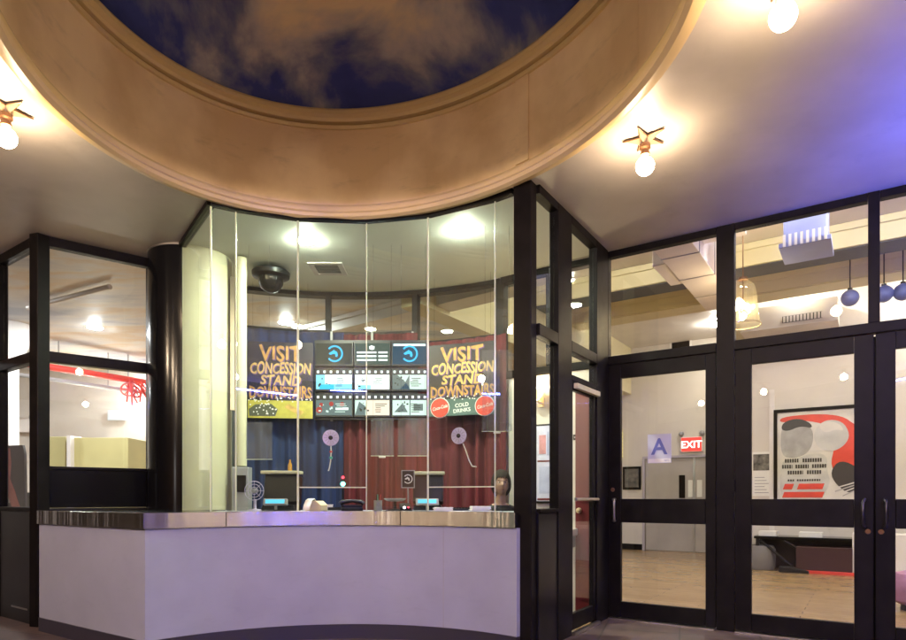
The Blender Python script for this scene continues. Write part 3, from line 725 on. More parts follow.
def till(px, d, label, w):
    p = at(px,497,d); t = thing('till', label, 'till', (p.x,p.y,HT+.001), 0, 'tills on the booth counter')
    m = MB(); m.vprism([(-w/2,.0),(w/2,.0),(w/2-.02,.05),(-w/2+.02,.05)], -.10,.14); m.build('base', M_black, t, bevel=.006)
    m = MB(); m.vprism([(-.05,.05),(.05,.05),(.035,.16),(-.035,.16)], .02,.08); m.build('neck', M_black, t)
    Mt = Matrix.Translation((0,.03,.15)) @ Matrix.Rotation(R(-12),4,'X')
    m = MB(); m.box(-w/2,w/2,-.03,.10,-.085,.165,M=Mt); m.build('screen_back', M_black, t, bevel=.008)
    m = MB(); m.box(-w/2-.015,w/2+.015,-.05,.12,.318,.345); m.build('top_tray', M_cream, t, bevel=.006)
    m = MB(); m.tube([(.0,-.16,0),(.0,-.16,.05)], .012, 10); m.build('display_stem', M_grey, t)
    Md = Matrix.Translation((0,-.18,.05)) @ Matrix.Rotation(R(-15),4,'X')
    m = MB(); m.box(-.10,.10,-.012,.03,0,.055,M=Md); m.build('customer_display', M_grey, t, bevel=.006)
    m = MB(); m.box(-.08,.08,-.015,-.0125,.012,.045,M=Md); m.build('display_window', M_disp, t)
    return t
t1 = till(281,5.42,'black till with cream top tray at the left below the navy curtain',.30)
t2 = till(428,5.58,'black till with cream top tray next to the small framed emblem',.27)
# framed emblem card
p = at(408,488,5.36); t = thing('emblem_card', 'small framed card with a white horse emblem standing before the second till', 'sign', (p.x,p.y,0))
m = MB(); m.box(-.058,.058,0,.012,p.z,p.z+.155); m.build('frame', M_grey, t)
m = MB(); m.box(-.05,.05,-.002,-.0003,p.z+.008,p.z+.147); m.build('card', M_black, t)
m = MB(); emblem(m,0,p.z+.078,.04); m.build('emblem', M_paperw, t)
m = MB(); m.tube([(0,.008,p.z+.001),(0,.03,HT+.001)], .006, 8); m.lathe([(.0005,HT+.001),(.05,HT+.001),(.05,HT+.008),(.0005,HT+.012)],16,c=(0,.03,0)); m.build('stand', M_grey, t)
# second display with red and white light, tray
def simple(name, label, cat, mb, mt, loc, bevel=0, smooth=False, rz=0, group=None):
    o = mb.build(name, mt, None, loc, rz, smooth, bevel); return tag(o, label, cat, group)
p = at(395,497,5.42); m = MB(); m.lathe([(.0005,0),(.06,0),(.095,.018),(.1,.024),(.092,.026),(.06,.008),(.0005,.006)], 24)
t = thing('change_dish', 'shallow pale dish on a stand to the left of the second till', 'dish', (p.x,p.y,HT+.001))
m.build('dish', M_grey, t, (0,0,.08), smooth=True)
m = MB(); m.lathe([(.0005,.0),(.06,.0),(.055,.01),(.014,.016),(.014,.082),(.0005,.084)],16); m.build('foot', M_black, t, smooth=True)
p = at(405,497,5.2); t = thing('card_reader', 'card reader with a red and white light beside the second till', 'card reader', (p.x,p.y,HT+.001), R(10))
Mr = Matrix.Rotation(R(-25),4,'X')
m = MB(); m.box(-.045,.045,-.06,.06,.012,.04,M=Matrix.Rotation(R(18),4,'X')@Matrix.Translation((0,0,.012))); m.build('body', M_black, t, bevel=.006)
m = MB(); m.sphere((-.012,-.066,.03),.011,10,6); m.build('white_lamp', emis('white_led',(1,.95,1),4), t)
m = MB(); m.sphere((.022,-.064,.03),.009,10,6); m.build('red_lamp', M_led_r, t)
for px,d,nm in ((332,5.50,'at the left below the beaded cord'),(470,5.42,'at the right beside the seated ticket seller')):
    p = at(px,497,d); t = thing('keyboard', 'black keyboard on the booth counter %s'%nm, 'keyboard', (p.x,p.y,HT+.001), R(4), 'keyboards on the booth counter')
    m = MB(); m.vprism([(-.16,0),(.16,0),(.16,.02),(-.16,.02)],-.06,.06); m.build('case', M_black, t, bevel=.005)
    m = MB()
    for i in range(12):
        for j in range(4): m.box(-.15+i*.025,-.13+i*.025,-.05+j*.026,-.03+j*.026,.0205,.027)
    m.build('keys', M_frame, t)
p = at(316,497,5.25); t = thing('receipt_printer', 'beige receipt printer with a curl of paper next to the left keyboard', 'printer', (p.x,p.y,HT+.001), R(-10))
m = MB(); m.vprism([(-.07,0),(.07,0),(.07,.05),(.03,.085),(-.06,.085),(-.07,.06)],-.07,.09); m.build('case', M_wally, t, bevel=.006)
m = MB(); pts=[(-.02,-.02,.086),(-.02,-.05,.105),(-.02,-.10,.09),(-.02,-.14,.05),(-.02,-.16,.012)]
vs=[]; 
for q in pts: vs += [(q[0]-.03,q[1],q[2]),(q[0]+.03,q[1],q[2])]
m.add(vs,[(2*i,2*i+1,2*i+3,2*i+2) for i in range(4)]); o = m.build('paper', M_paperw, t, smooth=True)
o.modifiers.new('thick','SOLIDIFY').thickness = .001
p = at(343,488,5.7); t = thing('indicator_light', 'small lamp glowing red over cyan on a stalk before the maroon curtain', 'lamp', (p.x,p.y,HT+.001))
m = MB(); m.lathe([(.0005,0),(.05,0),(.05,.01),(.01,.016),(.01,.19),(.0005,.19)],14); m.build('stalk', M_black, t, smooth=True)
zz = zat(484,5.7)-HT; m = MB(); m.sphere((0,-.004,zz),.022,14,8); m.build('cyan_lamp', M_led_c, t, smooth=True)
m = MB(); m.sphere((0,-.004,zz+.06),.014,12,8); m.build('red_lamp', M_led_r, t, smooth=True)
m = MB(); m.tube([(0,0,.18),(0,0,zz+.06)], .006, 8); m.build('rod', M_black, t)
for px,py,h,nm,mt in ((290,470,.10,'amber bottle standing on the first till top tray',mat('amber',(.5,.24,.03),.2)),):
    p = at(px,497,5.46); m = MB(); m.lathe([(.0005,0),(.018,0),(.018,.055),(.008,.075),(.008,.098),(.0005,.1)],14)
    simple('bottle', nm, 'bottle', m, mt, (p.x,p.y,HT+.001+.3455), smooth=True)
p = at(255,497,5.25); t = thing('desk_fan', 'pale lilac desk fan on the counter beside the grey box', 'fan', (p.x,p.y,HT+.001))
m = MB(); m.lathe([(.0005,0),(.055,0),(.05,.014),(.012,.02),(.012,.1),(.0005,.1)],18); m.build('stand', M_disc, t, smooth=True)
Mx = Matrix.Rotation(R(90),4,'X'); m = MB()
for r2 in (.03,.055,.08):
    m.tube([(r2*math.cos(a),-.02,.17+r2*math.sin(a)) for a in [2*math.pi*i/20 for i in range(21)]], .003, 6)
for i in range(8):
    a = math.pi*i/4; m.tube([(0,-.022,.17),(.08*math.cos(a),-.02,.17+.08*math.sin(a))], .002, 5)
m.build('cage', M_disc, t, smooth=True)
m = MB(); m.lathe([(.0005,-.03),(.02,-.03),(.02,.03),(.0005,.035)],16,c=(0,0,.17),M=Mx); m.build('motor', M_grey, t, smooth=True)
for k,(px,d,a,nm) in enumerate(((300,5.12,10,'white leaflet lying on the counter near the left pane joint'),(458,5.02,-12,'white leaflet lying on the counter below the right disc'))):
    p = at(px,497,d); m = MB(); m.box(-.07,.07,-.05,.05,0,.003); simple('leaflet', nm, 'paper', m, M_paperw, (p.x,p.y,HT+.001), rz=R(a), group='leaflets on the counter')

p = at(352,497,5.35); t = thing('telephone', 'black desk telephone with coiled cord below the maroon curtain', 'telephone', (p.x,p.y,HT+.001), R(12))
m = MB(); m.prism([(-.09,-.08),(.09,-.08),(.09,.08),(-.09,.08)],0,.025); m.vprism([(-.09,.025),(.09,.025),(.09,.05),(-.09,.05)],.0,.08); m.build('base', M_black, t, bevel=.006)
m = MB(); m.tube([(-.1,.0,.055),(-.08,.0,.075),(.0,.0,.085),(.08,.0,.075),(.1,.0,.055)],[.022,.02,.014,.02,.022],10); m.build('handset', M_black, t, smooth=True)
m = MB(); m.tube([(-.1+.004*i+.01*math.cos(i*1.6),-.06-.003*i,.012+.010*math.sin(i*1.6)) for i in range(40)],.003,5); m.build('coiled_cord', M_black, t, smooth=True)
p = at(378,497,5.3); t = thing('pen_cup', 'small grey cup of pens near the middle pane joint', 'cup', (p.x,p.y,HT+.001))
m = MB(); m.lathe([(.0005,0),(.034,0),(.036,.09),(.032,.09),(.031,.006),(.0005,.006)],18); m.build('cup', M_grey, t, smooth=True)
for i,(dx,dy,mt) in enumerate(((.012,.0,M_bead_r),(-.01,.01,M_black),(0,-.012,M_bead_g))): MB().tube([(dx*.5,dy*.5,.008),(dx*2,dy*2,.14)],.0035,6).build('pen', mt, t)
for k,(px,d,h_,nm) in enumerate(((322,5.62,.05,'thick paper stack behind the beige receipt printer'),(443,5.3,.03,'thin paper stack to the right of the second till'),(480,5.3,.04,'paper stack in front of the seated ticket seller'))):
    p = at(px,497,d); m = MB(); rr = random.Random(k)
    for i in range(6):
        dx,dy = rr.uniform(-.008,.008),rr.uniform(-.008,.008); m.box(-.08+dx,.08+dx,-.06+dy,.06+dy,h_*i/6,h_*(i+.9)/6)
    simple('paper_stack', nm, 'papers', m, M_paperw, (p.x,p.y,HT+.001), rz=R(8*k-6), group='paper stacks on the counter')
for k,(pa,pb,nm) in enumerate(((264,300,'black cable lying between the first till and the printer'),(386,412,'black cable lying in front of the change dish'))):
    a_ = at(pa,497,5.28); b_ = at(pb,497,5.2); m = MB(); m.tube([(a_.x+(b_.x-a_.x)*i/14,a_.y+(b_.y-a_.y)*i/14+.03*math.sin(i*.9),HT+.008) for i in range(15)],.005,6); simple('cable', nm, 'cable', m, M_black, (0,0,0), smooth=True, group='cables on the counter')
# ------------------------------------------------------------------ person seated in the booth
M_skin = mat('skin', (.50,.30,.21), .5, noise=.12, nscale=20); M_hair = mat('dark_hair', (.020,.012,.008), .75, noise=.6, nscale=60, stretch=(1,1,.12), spec=.25, bump=.5, bscale=120); M_cloth = mat('black_cloth', (.012,.012,.014), .8, bump=.2, bscale=90)
pp = at(501,497,5.80)
per = thing('person', 'person with short dark hair in a black top seated behind the counter', 'person', (pp.x,pp.y,0), R(4))
def skin_mesh(name, nodes, edges, mt, parent, levels=1, root=0):
    me = bpy.data.meshes.new(name); me.from_pydata([n[0] for n in nodes], edges, [])
    o = bpy.data.objects.new(name, me); COL.objects.link(o); o.parent = parent; me.materials.append(mt)
    s = o.modifiers.new('skin','SKIN'); s.use_smooth_shade = True
    sv = me.skin_vertices[0] if me.skin_vertices else None
    for i,n in enumerate(nodes):
        r = n[1] if isinstance(n[1],tuple) else (n[1],n[1]); me.skin_vertices[0].data[i].radius = r
        me.skin_vertices[0].data[i].use_root = (i==root)
    u_ = o.modifiers.new('sub','SUBSURF'); u_.levels = levels; u_.render_levels = levels
    dg = bpy.context.evaluated_depsgraph_get(); dg.update()
    nm = bpy.data.meshes.new_from_object(o.evaluated_get(dg)); nm.name = name
    o.modifiers.clear(); o.data = nm
    for p_ in nm.polygons: p_.use_smooth = True
    return o
# body: faces -y (towards the street)
N = []; E_ = []
def nd(p, r, par=None):
    N.append((p,r)); i = len(N)-1
    if par is not None: E_.append((par,i))
    return i
pel = nd((0,.06,.56),(.15,.12)); wai = nd((0,.06,.72),(.135,.10),pel); che = nd((0,.04,.90),(.155,.11),wai); nb = nd((0,.03,1.035),(.085,.07),che); nk = nd((0,.02,1.10),(.050,.050),nb)
hands = []
for sgn in (-1,1):
    sh = nd((sgn*.185,.03,.995),(.062,.062),nb); el = nd((sgn*.235,-.02,.755),(.045,.045),sh); wr = nd((sgn*.15,-.235,.70),(.028,.026),el); pa = nd((sgn*.13,-.30,.695),(.036,.018),wr)
    for j,(ox,ln) in enumerate(((-.03,.075),(-.010,.088),(.010,.082),(.030,.066))):
        k0 = nd((sgn*.13+ox,-.345,.695),(.0105,.0105),pa); k1 = nd((sgn*.13+ox*1.1,-.345-ln*.5,.698),(.009,.009),k0); nd((sgn*.13+ox*1.1,-.345-ln*.9,.682),(.0075,.0075),k1)
    th0 = nd((sgn*.13-sgn*.042,-.285,.69),(.011,.011),pa); nd((sgn*.13-sgn*.062,-.33,.69),(.009,.009),th0)
    hp = nd((sgn*.10,.03,.53),(.09,.085),pel); kn = nd((sgn*.13,-.40,.50),(.062,.062),hp); an = nd((sgn*.13,-.36,.11),(.042,.042),kn); nd((sgn*.13,-.50,.045),(.042,.035),an)
body = skin_mesh('body', N, E_, M_cloth, per, 1)
# head as its own continuous shape joined on the neck, with features
def head_mesh():
    m = MB(); n,k = 32,24; vs = []
    for j in range(n):
        a = 2*math.pi*j/n
        for i in range(k+1):
            ph = math.pi*i/k; x = math.sin(ph)*math.cos(a); y = math.sin(ph)*math.sin(a); z = math.cos(ph)
            X = x*.074; Y = y*.094; Z = z*.115
            low_ = max(0,-z)
            X *= 1-.28*low_**1.5; Y *= 1-.12*low_
            if y < 0:
                fr = -y
                nose = math.exp(-((x/.16)**2+((z+.12)/.17)**2)); Y -= .022*nose*fr
                for sx_ in (-1,1):
                    Y += .011*math.exp(-(((x-sx_*.36)/.16)**2+((z-.08)/.11)**2))
                Y -= .006*math.exp(-((x/.30)**2+((z+.48)/.07)**2)); Y += .004*math.exp(-((x/.32)**2+((z+.56)/.03)**2))
                Y -= .008*math.exp(-((x/.25)**2+((z+.85)/.15)**2))
                Y -= .005*math.exp(-((x/.6)**2+((z-.27)/.08)**2))
            vs.append((max(-1,X) if i not in (0,k) else 0, Y if i not in (0,k) else 0, Z))
    m.add(vs, [(j*(k+1)+i,((j+1)%n)*(k+1)+i,((j+1)%n)*(k+1)+i+1,j*(k+1)+i+1) for j in range(n) for i in range(k)])
    for sx_ in (-1,1): m.sphere((sx_*.075,.008,-.005),.026,12,8,sc=(.35,.6,1.15))
    return m
hm = head_mesh(); hm.v = [(v[0],v[1]-.015,v[2]+1.275) for v in hm.v]
hm.tube([(0,.026,1.04),(0,.016,1.10),(0,.002,1.17),(0,-.005,1.22)], [.058,.048,.045,.046], 18)
b_ = len(hm.v); hm.v += [tuple(v.co) for v in body.data.vertices]; hm.f += [[b_+k for k in p_.vertices] for p_ in body.data.polygons]; hm.m += [0]*len(body.data.polygons)
bpy.data.objects.remove(body)
body = hm.build('body', [M_cloth,M_skin], per)
rm = body.modifiers.new('join','REMESH'); rm.mode = 'VOXEL'; rm.voxel_size = .0055
sm_ = body.modifiers.new('smooth','SMOOTH'); sm_.factor = .5; sm_.iterations = 2
dg = bpy.context.evaluated_depsgraph_get(); dg.update()
nm = bpy.data.meshes.new_from_object(body.evaluated_get(dg)); body.modifiers.clear(); body.data = nm
nm.materials.clear(); nm.materials.append(M_cloth); nm.materials.append(M_skin)
for p_ in nm.polygons:
    p_.use_smooth = True; c_ = p_.center
    p_.material_index = 1 if (c_.z > 1.075+.25*max(0,c_.y) or (c_.y < -.25 and .6 < c_.z < .76)) else 0
hd = pempty('face', per, (0,-.015,1.275))
M_eye = mat('eye_dark', (.02,.012,.01), .15); M_lip = mat('lip', (.35,.12,.10), .45)
for sx_ in (-1,1):
    m = MB(); m.sphere((sx_*.027,-.0735,.010),.0105,12,8,sc=(1.15,1,.62)); m.build('eye', M_paperw, hd, smooth=True)
    m = MB(); m.sphere((sx_*.027,-.083,.010),.0052,10,6,sc=(1,.5,1)); m.build('iris', M_eye, hd, smooth=True)
    m = MB(); m.tube([(sx_*.014,-.087,.029),(sx_*.029,-.084,.033),(sx_*.044,-.073,.029)], .0028, 6); m.build('eyebrow', M_hair, hd, smooth=True)
m = MB(); m.tube([(-.022,-.078,-.056),(0,-.087,-.055),(.022,-.078,-.056)], [.002,.0048,.002], 8); m.build('mouth', M_lip, hd, smooth=True)
m = MB(); n,k = 72,22; vs = []; rr = random.Random(5); jit = [rr.uniform(-1,1) for _ in range(n)]
for j in range(n):
    a = 2*math.pi*j/n; fr = max(0,-math.sin(a)); lim = R(150-84*min(1,max(0,fr-.12)*1.45)**1.3+5*jit[j])
    for i in range(k+1):
        ph = lim*i/k; low_ = max(0,-math.cos(ph)); th = 1.15+.025*jit[j]*math.sin(ph)+.16*low_
        vs.append((math.sin(ph)*math.cos(a)*.079*th, math.sin(ph)*math.sin(a)*.099*th+.006, math.cos(ph)*.118*1.12 if i else .132))
m.add(vs, [(j*(k+1)+i,((j+1)%n)*(k+1)+i,((j+1)%n)*(k+1)+i+1,j*(k+1)+i+1) for j in range(n) for i in range(k)])
o = m.build('hair', M_hair, per, (0,-.010,1.278), smooth=True, angle=180); o.modifiers.new('thick','SOLIDIFY').thickness = .014
stl = thing('stool', 'black round stool under the seated ticket seller', 'stool', (pp.x+.005,pp.y+.06,0))
m = MB(); m.lathe([(.0005,.40),(.17,.40),(.185,.41),(.185,.435),(.17,.45),(.0005,.45)],24); m.build('seat', M_black, stl, smooth=True)
m = MB(); m.tube([(0,0,.03),(0,0,.4)], .028, 12); m.lathe([(.0005,.004),(.2,.004),(.19,.02),(.03,.035),(.0005,.035)],24); m.build('pedestal', M_grey, stl, smooth=True)

# ------------------------------------------------------------------ corner post and side wall of the booth
cp = thing('corner_post', 'tall black metal post at the right end of the glass booth', 'post', (0,0,0))
m = MB(); m.prism([(.452,4.66),(.575,4.585),(.628,4.668),(.505,4.76)], 0, CEIL-.001); m.build('post', M_frame, cp, bevel=.006)
sw = thing('side_wall', 'black framed glazed side wall between the booth post and the door corner', 'glazed wall', (SW.o.x,SW.o.y,0), SW.rz)
def fr(par, x0, x1, z0, z1, name='mullion', y0=-.03, y1=.05, mt=None): 
    m = MB(); m.box(x0,x1,y0,y1,z0,z1); return m.build(name, mt or M_frame, par, bevel=.004)
def pane(par, x0, x1, z0, z1, y=.01, name='glass_pane', mt=None):
    m = MB(); m.box(x0,x1,y-.004,y+.004,z0,z1); return m.build(name, mt or M_glass, par)
s1,s2,s3,s4,s5 = .055, SW.s(555), SW.s(568.7), SW.s(594), 1.56
fr(sw,s2,s3,0,CEIL-.002); fr(sw,s4,s5,0,CEIL-.002)
fr(sw,s1,s2-.001,3.42,CEIL-.002,'head_rail'); fr(sw,s3+.001,s4-.001,3.42,CEIL-.002,'head_rail')
fr(sw,s1,s2-.001,2.36,2.45,'transom_bar'); fr(sw,s3+.001,s4-.001,2.36,2.45,'transom_bar')
pane(sw,s1,s2-.002,2.452,3.418); pane(sw,s3+.002,s4-.002,2.452,3.418)
pane(sw,s1,s2-.002,1.062,2.358); pane(sw,s3+.002,s4-.002,2.17,2.358)
m = MB(); m.box(s1,s2-.001,-.02,.04,.0,1.03); m.build('lower_panel', M_panel, sw, bevel=.004)
fr(sw,s1,s2-.001,1.031,1.06,'sill',-.035,.055)
fr(sw,s3+.001,s4-.001,2.12,2.168,'door_head')
m = MB(); m.box(s3+.001,s4-.001,-.06,-.03,0.002,.03); m.build('threshold', M_steel, sw)
sd = thing('glass_door', 'narrow glazed black door in the booth side wall, beside the corner', 'door', tuple(SW.w(s3+.003)), SW.rz)
L = s4-s3-.006
fr(sd,0,.05,.035,2.115,'stile',-.015,.03); fr(sd,L-.05,L,.035,2.115,'stile',-.015,.03); fr(sd,.051,L-.051,.035,.17,'bottom_rail',-.015,.03); fr(sd,.051,L-.051,2.05,2.115,'top_rail',-.015,.03)
pane(sd,.051,L-.051,.171,2.049,.008)
m = MB(); m.box(.03,L-.02,-.07,-.03,2.055,2.10); m.build('door_closer', M_cream, sd, bevel=.005)
m = MB(); m.tube([(.03,-.05,1.13),(L-.03,-.05,1.13)], .014, 10); m.build('push_bar', M_steel, sd)

# partition behind it
PLEN = (DW.o-PW.o).length
pt = thing('partition_wall', 'cream partition with transom windows behind the side door', 'wall', (PW.o.x,PW.o.y,0), PW.rz)
m = MB(); m.box(.02,PLEN,.02,.10,0,2.40); m.build('wall_panel', M_wall, pt)
fr(pt,.02,PLEN,2.402,2.48,'transom_bar',.0,.11); fr(pt,.02,PLEN,3.42,CEIL-.002,'head_rail',.0,.11); fr(pt,.0,.06,2.48,3.419,'mullion',.0,.11); fr(pt,.55,.60,2.482,3.418,'mullion',.0,.11)
pane(pt,.061,.549,2.482,3.418,.05); pane(pt,.601,PLEN-.02,2.482,3.418,.05)
def pz(px,py): return PW.z(px,py)
rd = pempty('red_door', pt, (PW.s(577),0,0)); rd['label'] = 'dark red door leaf standing behind the glass of the side door'
wd_ = PW.s(607)-PW.s(577)
m = MB(); m.box(0,wd_,-.045,.015,.01,2.2); m.build('leaf', M_red, rd, bevel=.004)
m = MB()
for z0,z1 in ((.15,.85),(1.1,2.05)): m.box(.05,wd_-.06,-.052,-.0455,z0,z1)
m.build('panel', M_red, rd, bevel=.006)
m = MB(); m.sphere((.05,-.075,1.02),.028,14,8); m.tube([(.05,-.045,1.02),(.05,-.07,1.02)],.01,8); m.build('knob', M_brass, rd, smooth=True)
# white ledge on the partition
p0 = PW.s(570); sh_ = thing('wall_ledge', 'white ledge on the cream partition beside the red door', 'shelf', tuple(PW.w(p0,0,pz(574,535))), PW.rz)
m = MB(); m.box(-.02,PW.s(579.5)-p0,-.2,.015,0,.07); m.build('board', M_white, sh_, bevel=.01)
m = MB(); m.vprism([(.02,-.001),(.05,-.001),(.05,-.12)],-.12,.015); m.build('bracket', M_grey, sh_)
p0 = PW.s(570); sg = thing('wall_plate', 'small dark sign plate on the cream partition', 'sign', tuple(PW.w(PW.s(573),.0,pz(575,440))), PW.rz)
m = MB(); m.box(0,.10,.0,.018,0,.055); m.build('plate', M_frame, sg); 
m = MB(); m.box(.012,.088,-.003,-.0005,.02,.035); m.build('engraving', M_grey, sg)
# framed bills seen through the first bay
a0 = PW.s(535.5); fb = thing('framed_bill', 'framed pale bill with a red lower edge seen through the side glass', 'picture', tuple(PW.w(a0,0,pz(545,503))), PW.rz)
fw_ = PW.s(556)-a0; fh_ = pz(545,424)-pz(545,503)
m = MB(); m.box(0,fw_,-.012,.018,0,fh_); m.build('frame', M_frame, fb, bevel=.004)
m = MB(); m.box(.02,fw_-.02,-.016,-.0125,.02,fh_-.02); m.build('paper', mat('bill_paper',(.55,.55,.72),.4,noise=.2,nscale=4), fb)
m = MB(); m.box(.03,fw_-.03,-.019,-.0165,.52*fh_,.54*fh_); m.box(.03,fw_-.03,-.019,-.0165,.03,.05); m.build('red_band', M_red, fb)
m = MB(); m.box(.05,fw_*.55,-.019,-.0165,.62*fh_,.86*fh_); m.build('pink_block', mat('bill_pink',(.55,.24,.26),.4,noise=.3,nscale=9), fb)
m = MB(); m.box(fw_*.6,fw_-.05,-.019,-.0165,.6*fh_,.9*fh_); m.box(.05,fw_-.05,-.019,-.0165,.12*fh_,.46*fh_); m.build('blue_block', mat('bill_blue',(.38,.40,.58),.4,noise=.3,nscale=7), fb)
# wall sconce
sp = PW.w(PW.s(541),0,pz(541,396))
sc_ = thing('wall_sconce', 'lit shell wall lamp on the cream partition seen through the side glass', 'wall lamp', tuple(sp), PW.rz)
m = MB(); m.lathe([(.02,-.05),(.05,-.02),(.085,.04),(.09,.05),(.08,.045),(.045,-.012),(.02,-.04)],20,c=(0,-.09,0)); m.build('shade', mat('frosted_shade',(.8,.7,.5),.4,emit=(1,.66,.26),estr=2.2), sc_, smooth=True)
m = MB(); m.sphere((0,-.09,.035),.032,14,8); m.build('bulb', M_bulb_in, sc_, smooth=True)
m = MB(); m.tube([(0,.018,-.06),(0,-.05,-.075),(0,-.09,-.05)], .01, 8); m.box(-.03,.03,.0,.018,-.11,-.02); m.build('arm', M_brass, sc_)

# ------------------------------------------------------------------ right hand door wall
ds_ = thing('entrance_wall', 'black framed glazed entrance wall with transom windows over the doors', 'glazed wall', (DW.o.x,DW.o.y,0), DW.rz)
a1,a2,a3,a4,a5 = DW.s(609.5),DW.s(717),DW.s(735),DW.s(868),DW.s(880)
dmid = DW.s(874.5); dw_ = dmid-a3; a6 = dmid+dw_; a7 = a6+.1; END = 6.9
ZT0,ZT1 = 2.405,2.485
fr(ds_,-.02,a1,0,CEIL-.002,y0=-.035); fr(ds_,a2,a3,0,CEIL-.002,y0=-.035); fr(ds_,a4,a5,ZT1+.001,CEIL-.002,y0=-.035); fr(ds_,a6,a7,0,CEIL-.002,y0=-.035)
for x0,x1 in ((a1,a2),(a3,a6),(a7,END)):
    fr(ds_,x0+.001,x1-.001,ZT0,ZT1,'transom_bar',-.04,.06)
for x0,x1 in ((a1,a2),(a3,a4),(a5,a6),(a7,END)):
    fr(ds_,x0+.001,x1-.001,3.428,CEIL-.002,'head_rail'); pane(ds_,x0+.003,x1-.003,ZT1+.002,3.426)
pane(ds_,a7+.002,END,.16,ZT0-.002); fr(ds_,a7+.001,END,0,.158,'base_rail')
m = MB(); m.box(a1+.01,a2-.01,-.07,.02,.0005,.012); m.box(a3+.01,a6-.01,-.07,.02,.0005,.012); m.build('threshold', M_steel, ds_)
m = MB(); m.box(-.02,END,.0,.1,CEIL+.0,4.5); m.build('bulkhead', M_wall, ds_)
def door(x0, x1, label, hl, lock, zl=.165):
    o = DW.w(x0); t = thing('glass_door', label, 'door', (o.x,o.y,0), DW.rz, 'black glazed doors in the entrance wall')
    L = x1-x0; g0,g1 = .004,L-.004; sl = .125 if L<.9 else .13
    st0 = DW.s(621.5)-x0 if hl=='first' else sl; st1 = L-(x1-DW.s(706)) if hl=='first' else L-sl
    m = MB(); m.box(g0,st0,-.025,.025,.015,2.40); m.build('stile', M_frame, t, bevel=.004)
    m = MB(); m.box(st1,g1,-.025,.025,.015,2.40); m.build('stile', M_frame, t, bevel=.004)
    for n_,z0,z1,y in (('bottom_rail',.015,zl,.024),('push_rail',.912,1.134,.03),('top_rail',2.27,2.40,.024)):
        m = MB(); m.box(st0+.001,st1-.001,-y,y,z0,z1); m.build(n_, M_frame, t, bevel=.004)
    pane(t,st0+.002,st1-.002,zl+.001,.911,0); pane(t,st0+.002,st1-.002,1.135,2.269,0)
    hx = .06 if hl in ('first','left') else L-.06; d_ = 1 if hl in ('first','left') else -1
    m = MB(); hz0,hz1 = .925,1.13
    m.tube([(hx-.03*d_*0,-.02,hz1),(hx,-.065,hz1),(hx+.012*d_,-.08,hz1-.02),(hx+.012*d_,-.08,hz0+.02),(hx,-.065,hz0),(hx,-.02,hz0)], .0125, 10); m.build('pull_handle', M_steel if hl=='first' else M_handle, t, smooth=True)
    m = MB(); m.lathe([(.0005,.03),(.018,.03),(.02,.024)],18,c=(hx-.02*d_,0,lock),M=Matrix.Rotation(R(90),4,'X')); m.build('lock_cylinder', M_socket, t, smooth=True)
    m = MB()
    hgx = L-.0 if hl in ('first','left') else 0
    for z in (.3,1.25,2.15): m.tube([(hgx,-.03,z-.05),(hgx,-.03,z+.05)], .008, 8)
    m.build('hinges', M_frame, t)
    return t
M_handle = mat('dark_handle', (.05,.045,.05), .3, .8)
door(a1+.001,a2-.001,'black glazed door with a grade card, nearest the booth','first',1.22)
door(a3+.001,dmid-.002,'black glazed door through which the red and grey film poster shows','right',.885)
d3_ = door(dmid+.002,a6-.001,'black glazed door cut by the right edge','left',.885)
m = MB(); m.box(-.03,.03,.027,.034,.02,2.39); m.build('astragal', M_frame, d3_)
# grade card on the first door
gx = DW.s(648); gz0 = DW.z(660,463); gz1 = DW.z(660,434); gw = DW.s(671.5)-gx
gc = thing('grade_card', 'white inspection card with a large blue letter A on the first door', 'sign', tuple(DW.w(gx,-.008,gz0)), DW.rz)
M_cardblue = mat('card_blue', (.10,.12,.36), .4); M_cardpale = mat('card_pale_blue', (.50,.52,.62), .4)
m = MB(); m.box(0,gw,-.002,.003,0,gz1-gz0); m.build('card', M_cardpale, gc)
m = MB(); m.box(.006,gw-.006,-.0035,-.0022,.004,.04); m.build('foot_band', M_paperw, gc)
text('lettering', 'A', .205, M_cardblue, gc, (gw*.5,-.005,(gz1-gz0)*.54), extrude=.001, bold=.004)
text('lettering', 'NYC', .022, M_cardblue, gc, (gw*.82,-.005,.022), extrude=.0005)

# ------------------------------------------------------------------ lobby shell right
LC = 4.4
lobby = thing('lobby_wall', 'long warm white lobby wall behind the film poster', 'wall', (FW.o.x,FW.o.y,0), FW.rz)
fl = FW.s(727)
m = MB(); m.box(fl,9,0,.12,0,LC); m.build('wall_face', M_wall, lobby)
m = MB(); m.box(fl,9,-.012,-.0005,.004,.12); m.build('baseboard', M_frame, lobby)
m = MB(); m.box(fl,fl+.12,.121,2.3,0,LC); m.build('return_wall', M_wall, lobby)
m = MB(); m.box(FW.s(769.5),FW.s(774.5),-.03,-.0005,.004,2.9); m.build('trim_post', M_white, lobby)
lw2 = thing('lobby_end_wall', 'pale lobby end wall around the grey exit doors', 'wall', (EW.o.x,EW.o.y,0), EW.rz)
el_,er_ = EW.s(645),EW.s(745)
zd = EW.z(670,458)
m = MB(); m.box(-12,el_,0,.12,0,LC); m.box(el_,er_,0,.12,zd,LC); m.box(er_,er_+3,0,.12,0,LC); m.build('wall_face', M_wall, lw2)
m = MB(); m.box(-12,el_-.06,-.012,-.0005,.004,.13); m.build('baseboard', M_frame, lw2)
ex = pempty('exit_door', lw2, (el_,0,0)); ex['label'] = 'grey double exit door in the lobby end wall'
m = MB(); m.box(-.05,0.0,-.03,.1,.004,zd+.05); m.box(0,er_-el_,-.03,.1,zd+.0,zd+.05); m.build('door_frame', mat('lilac_grey_paint',(.42,.38,.44),.4), ex)
xs = EW.s(694)-el_
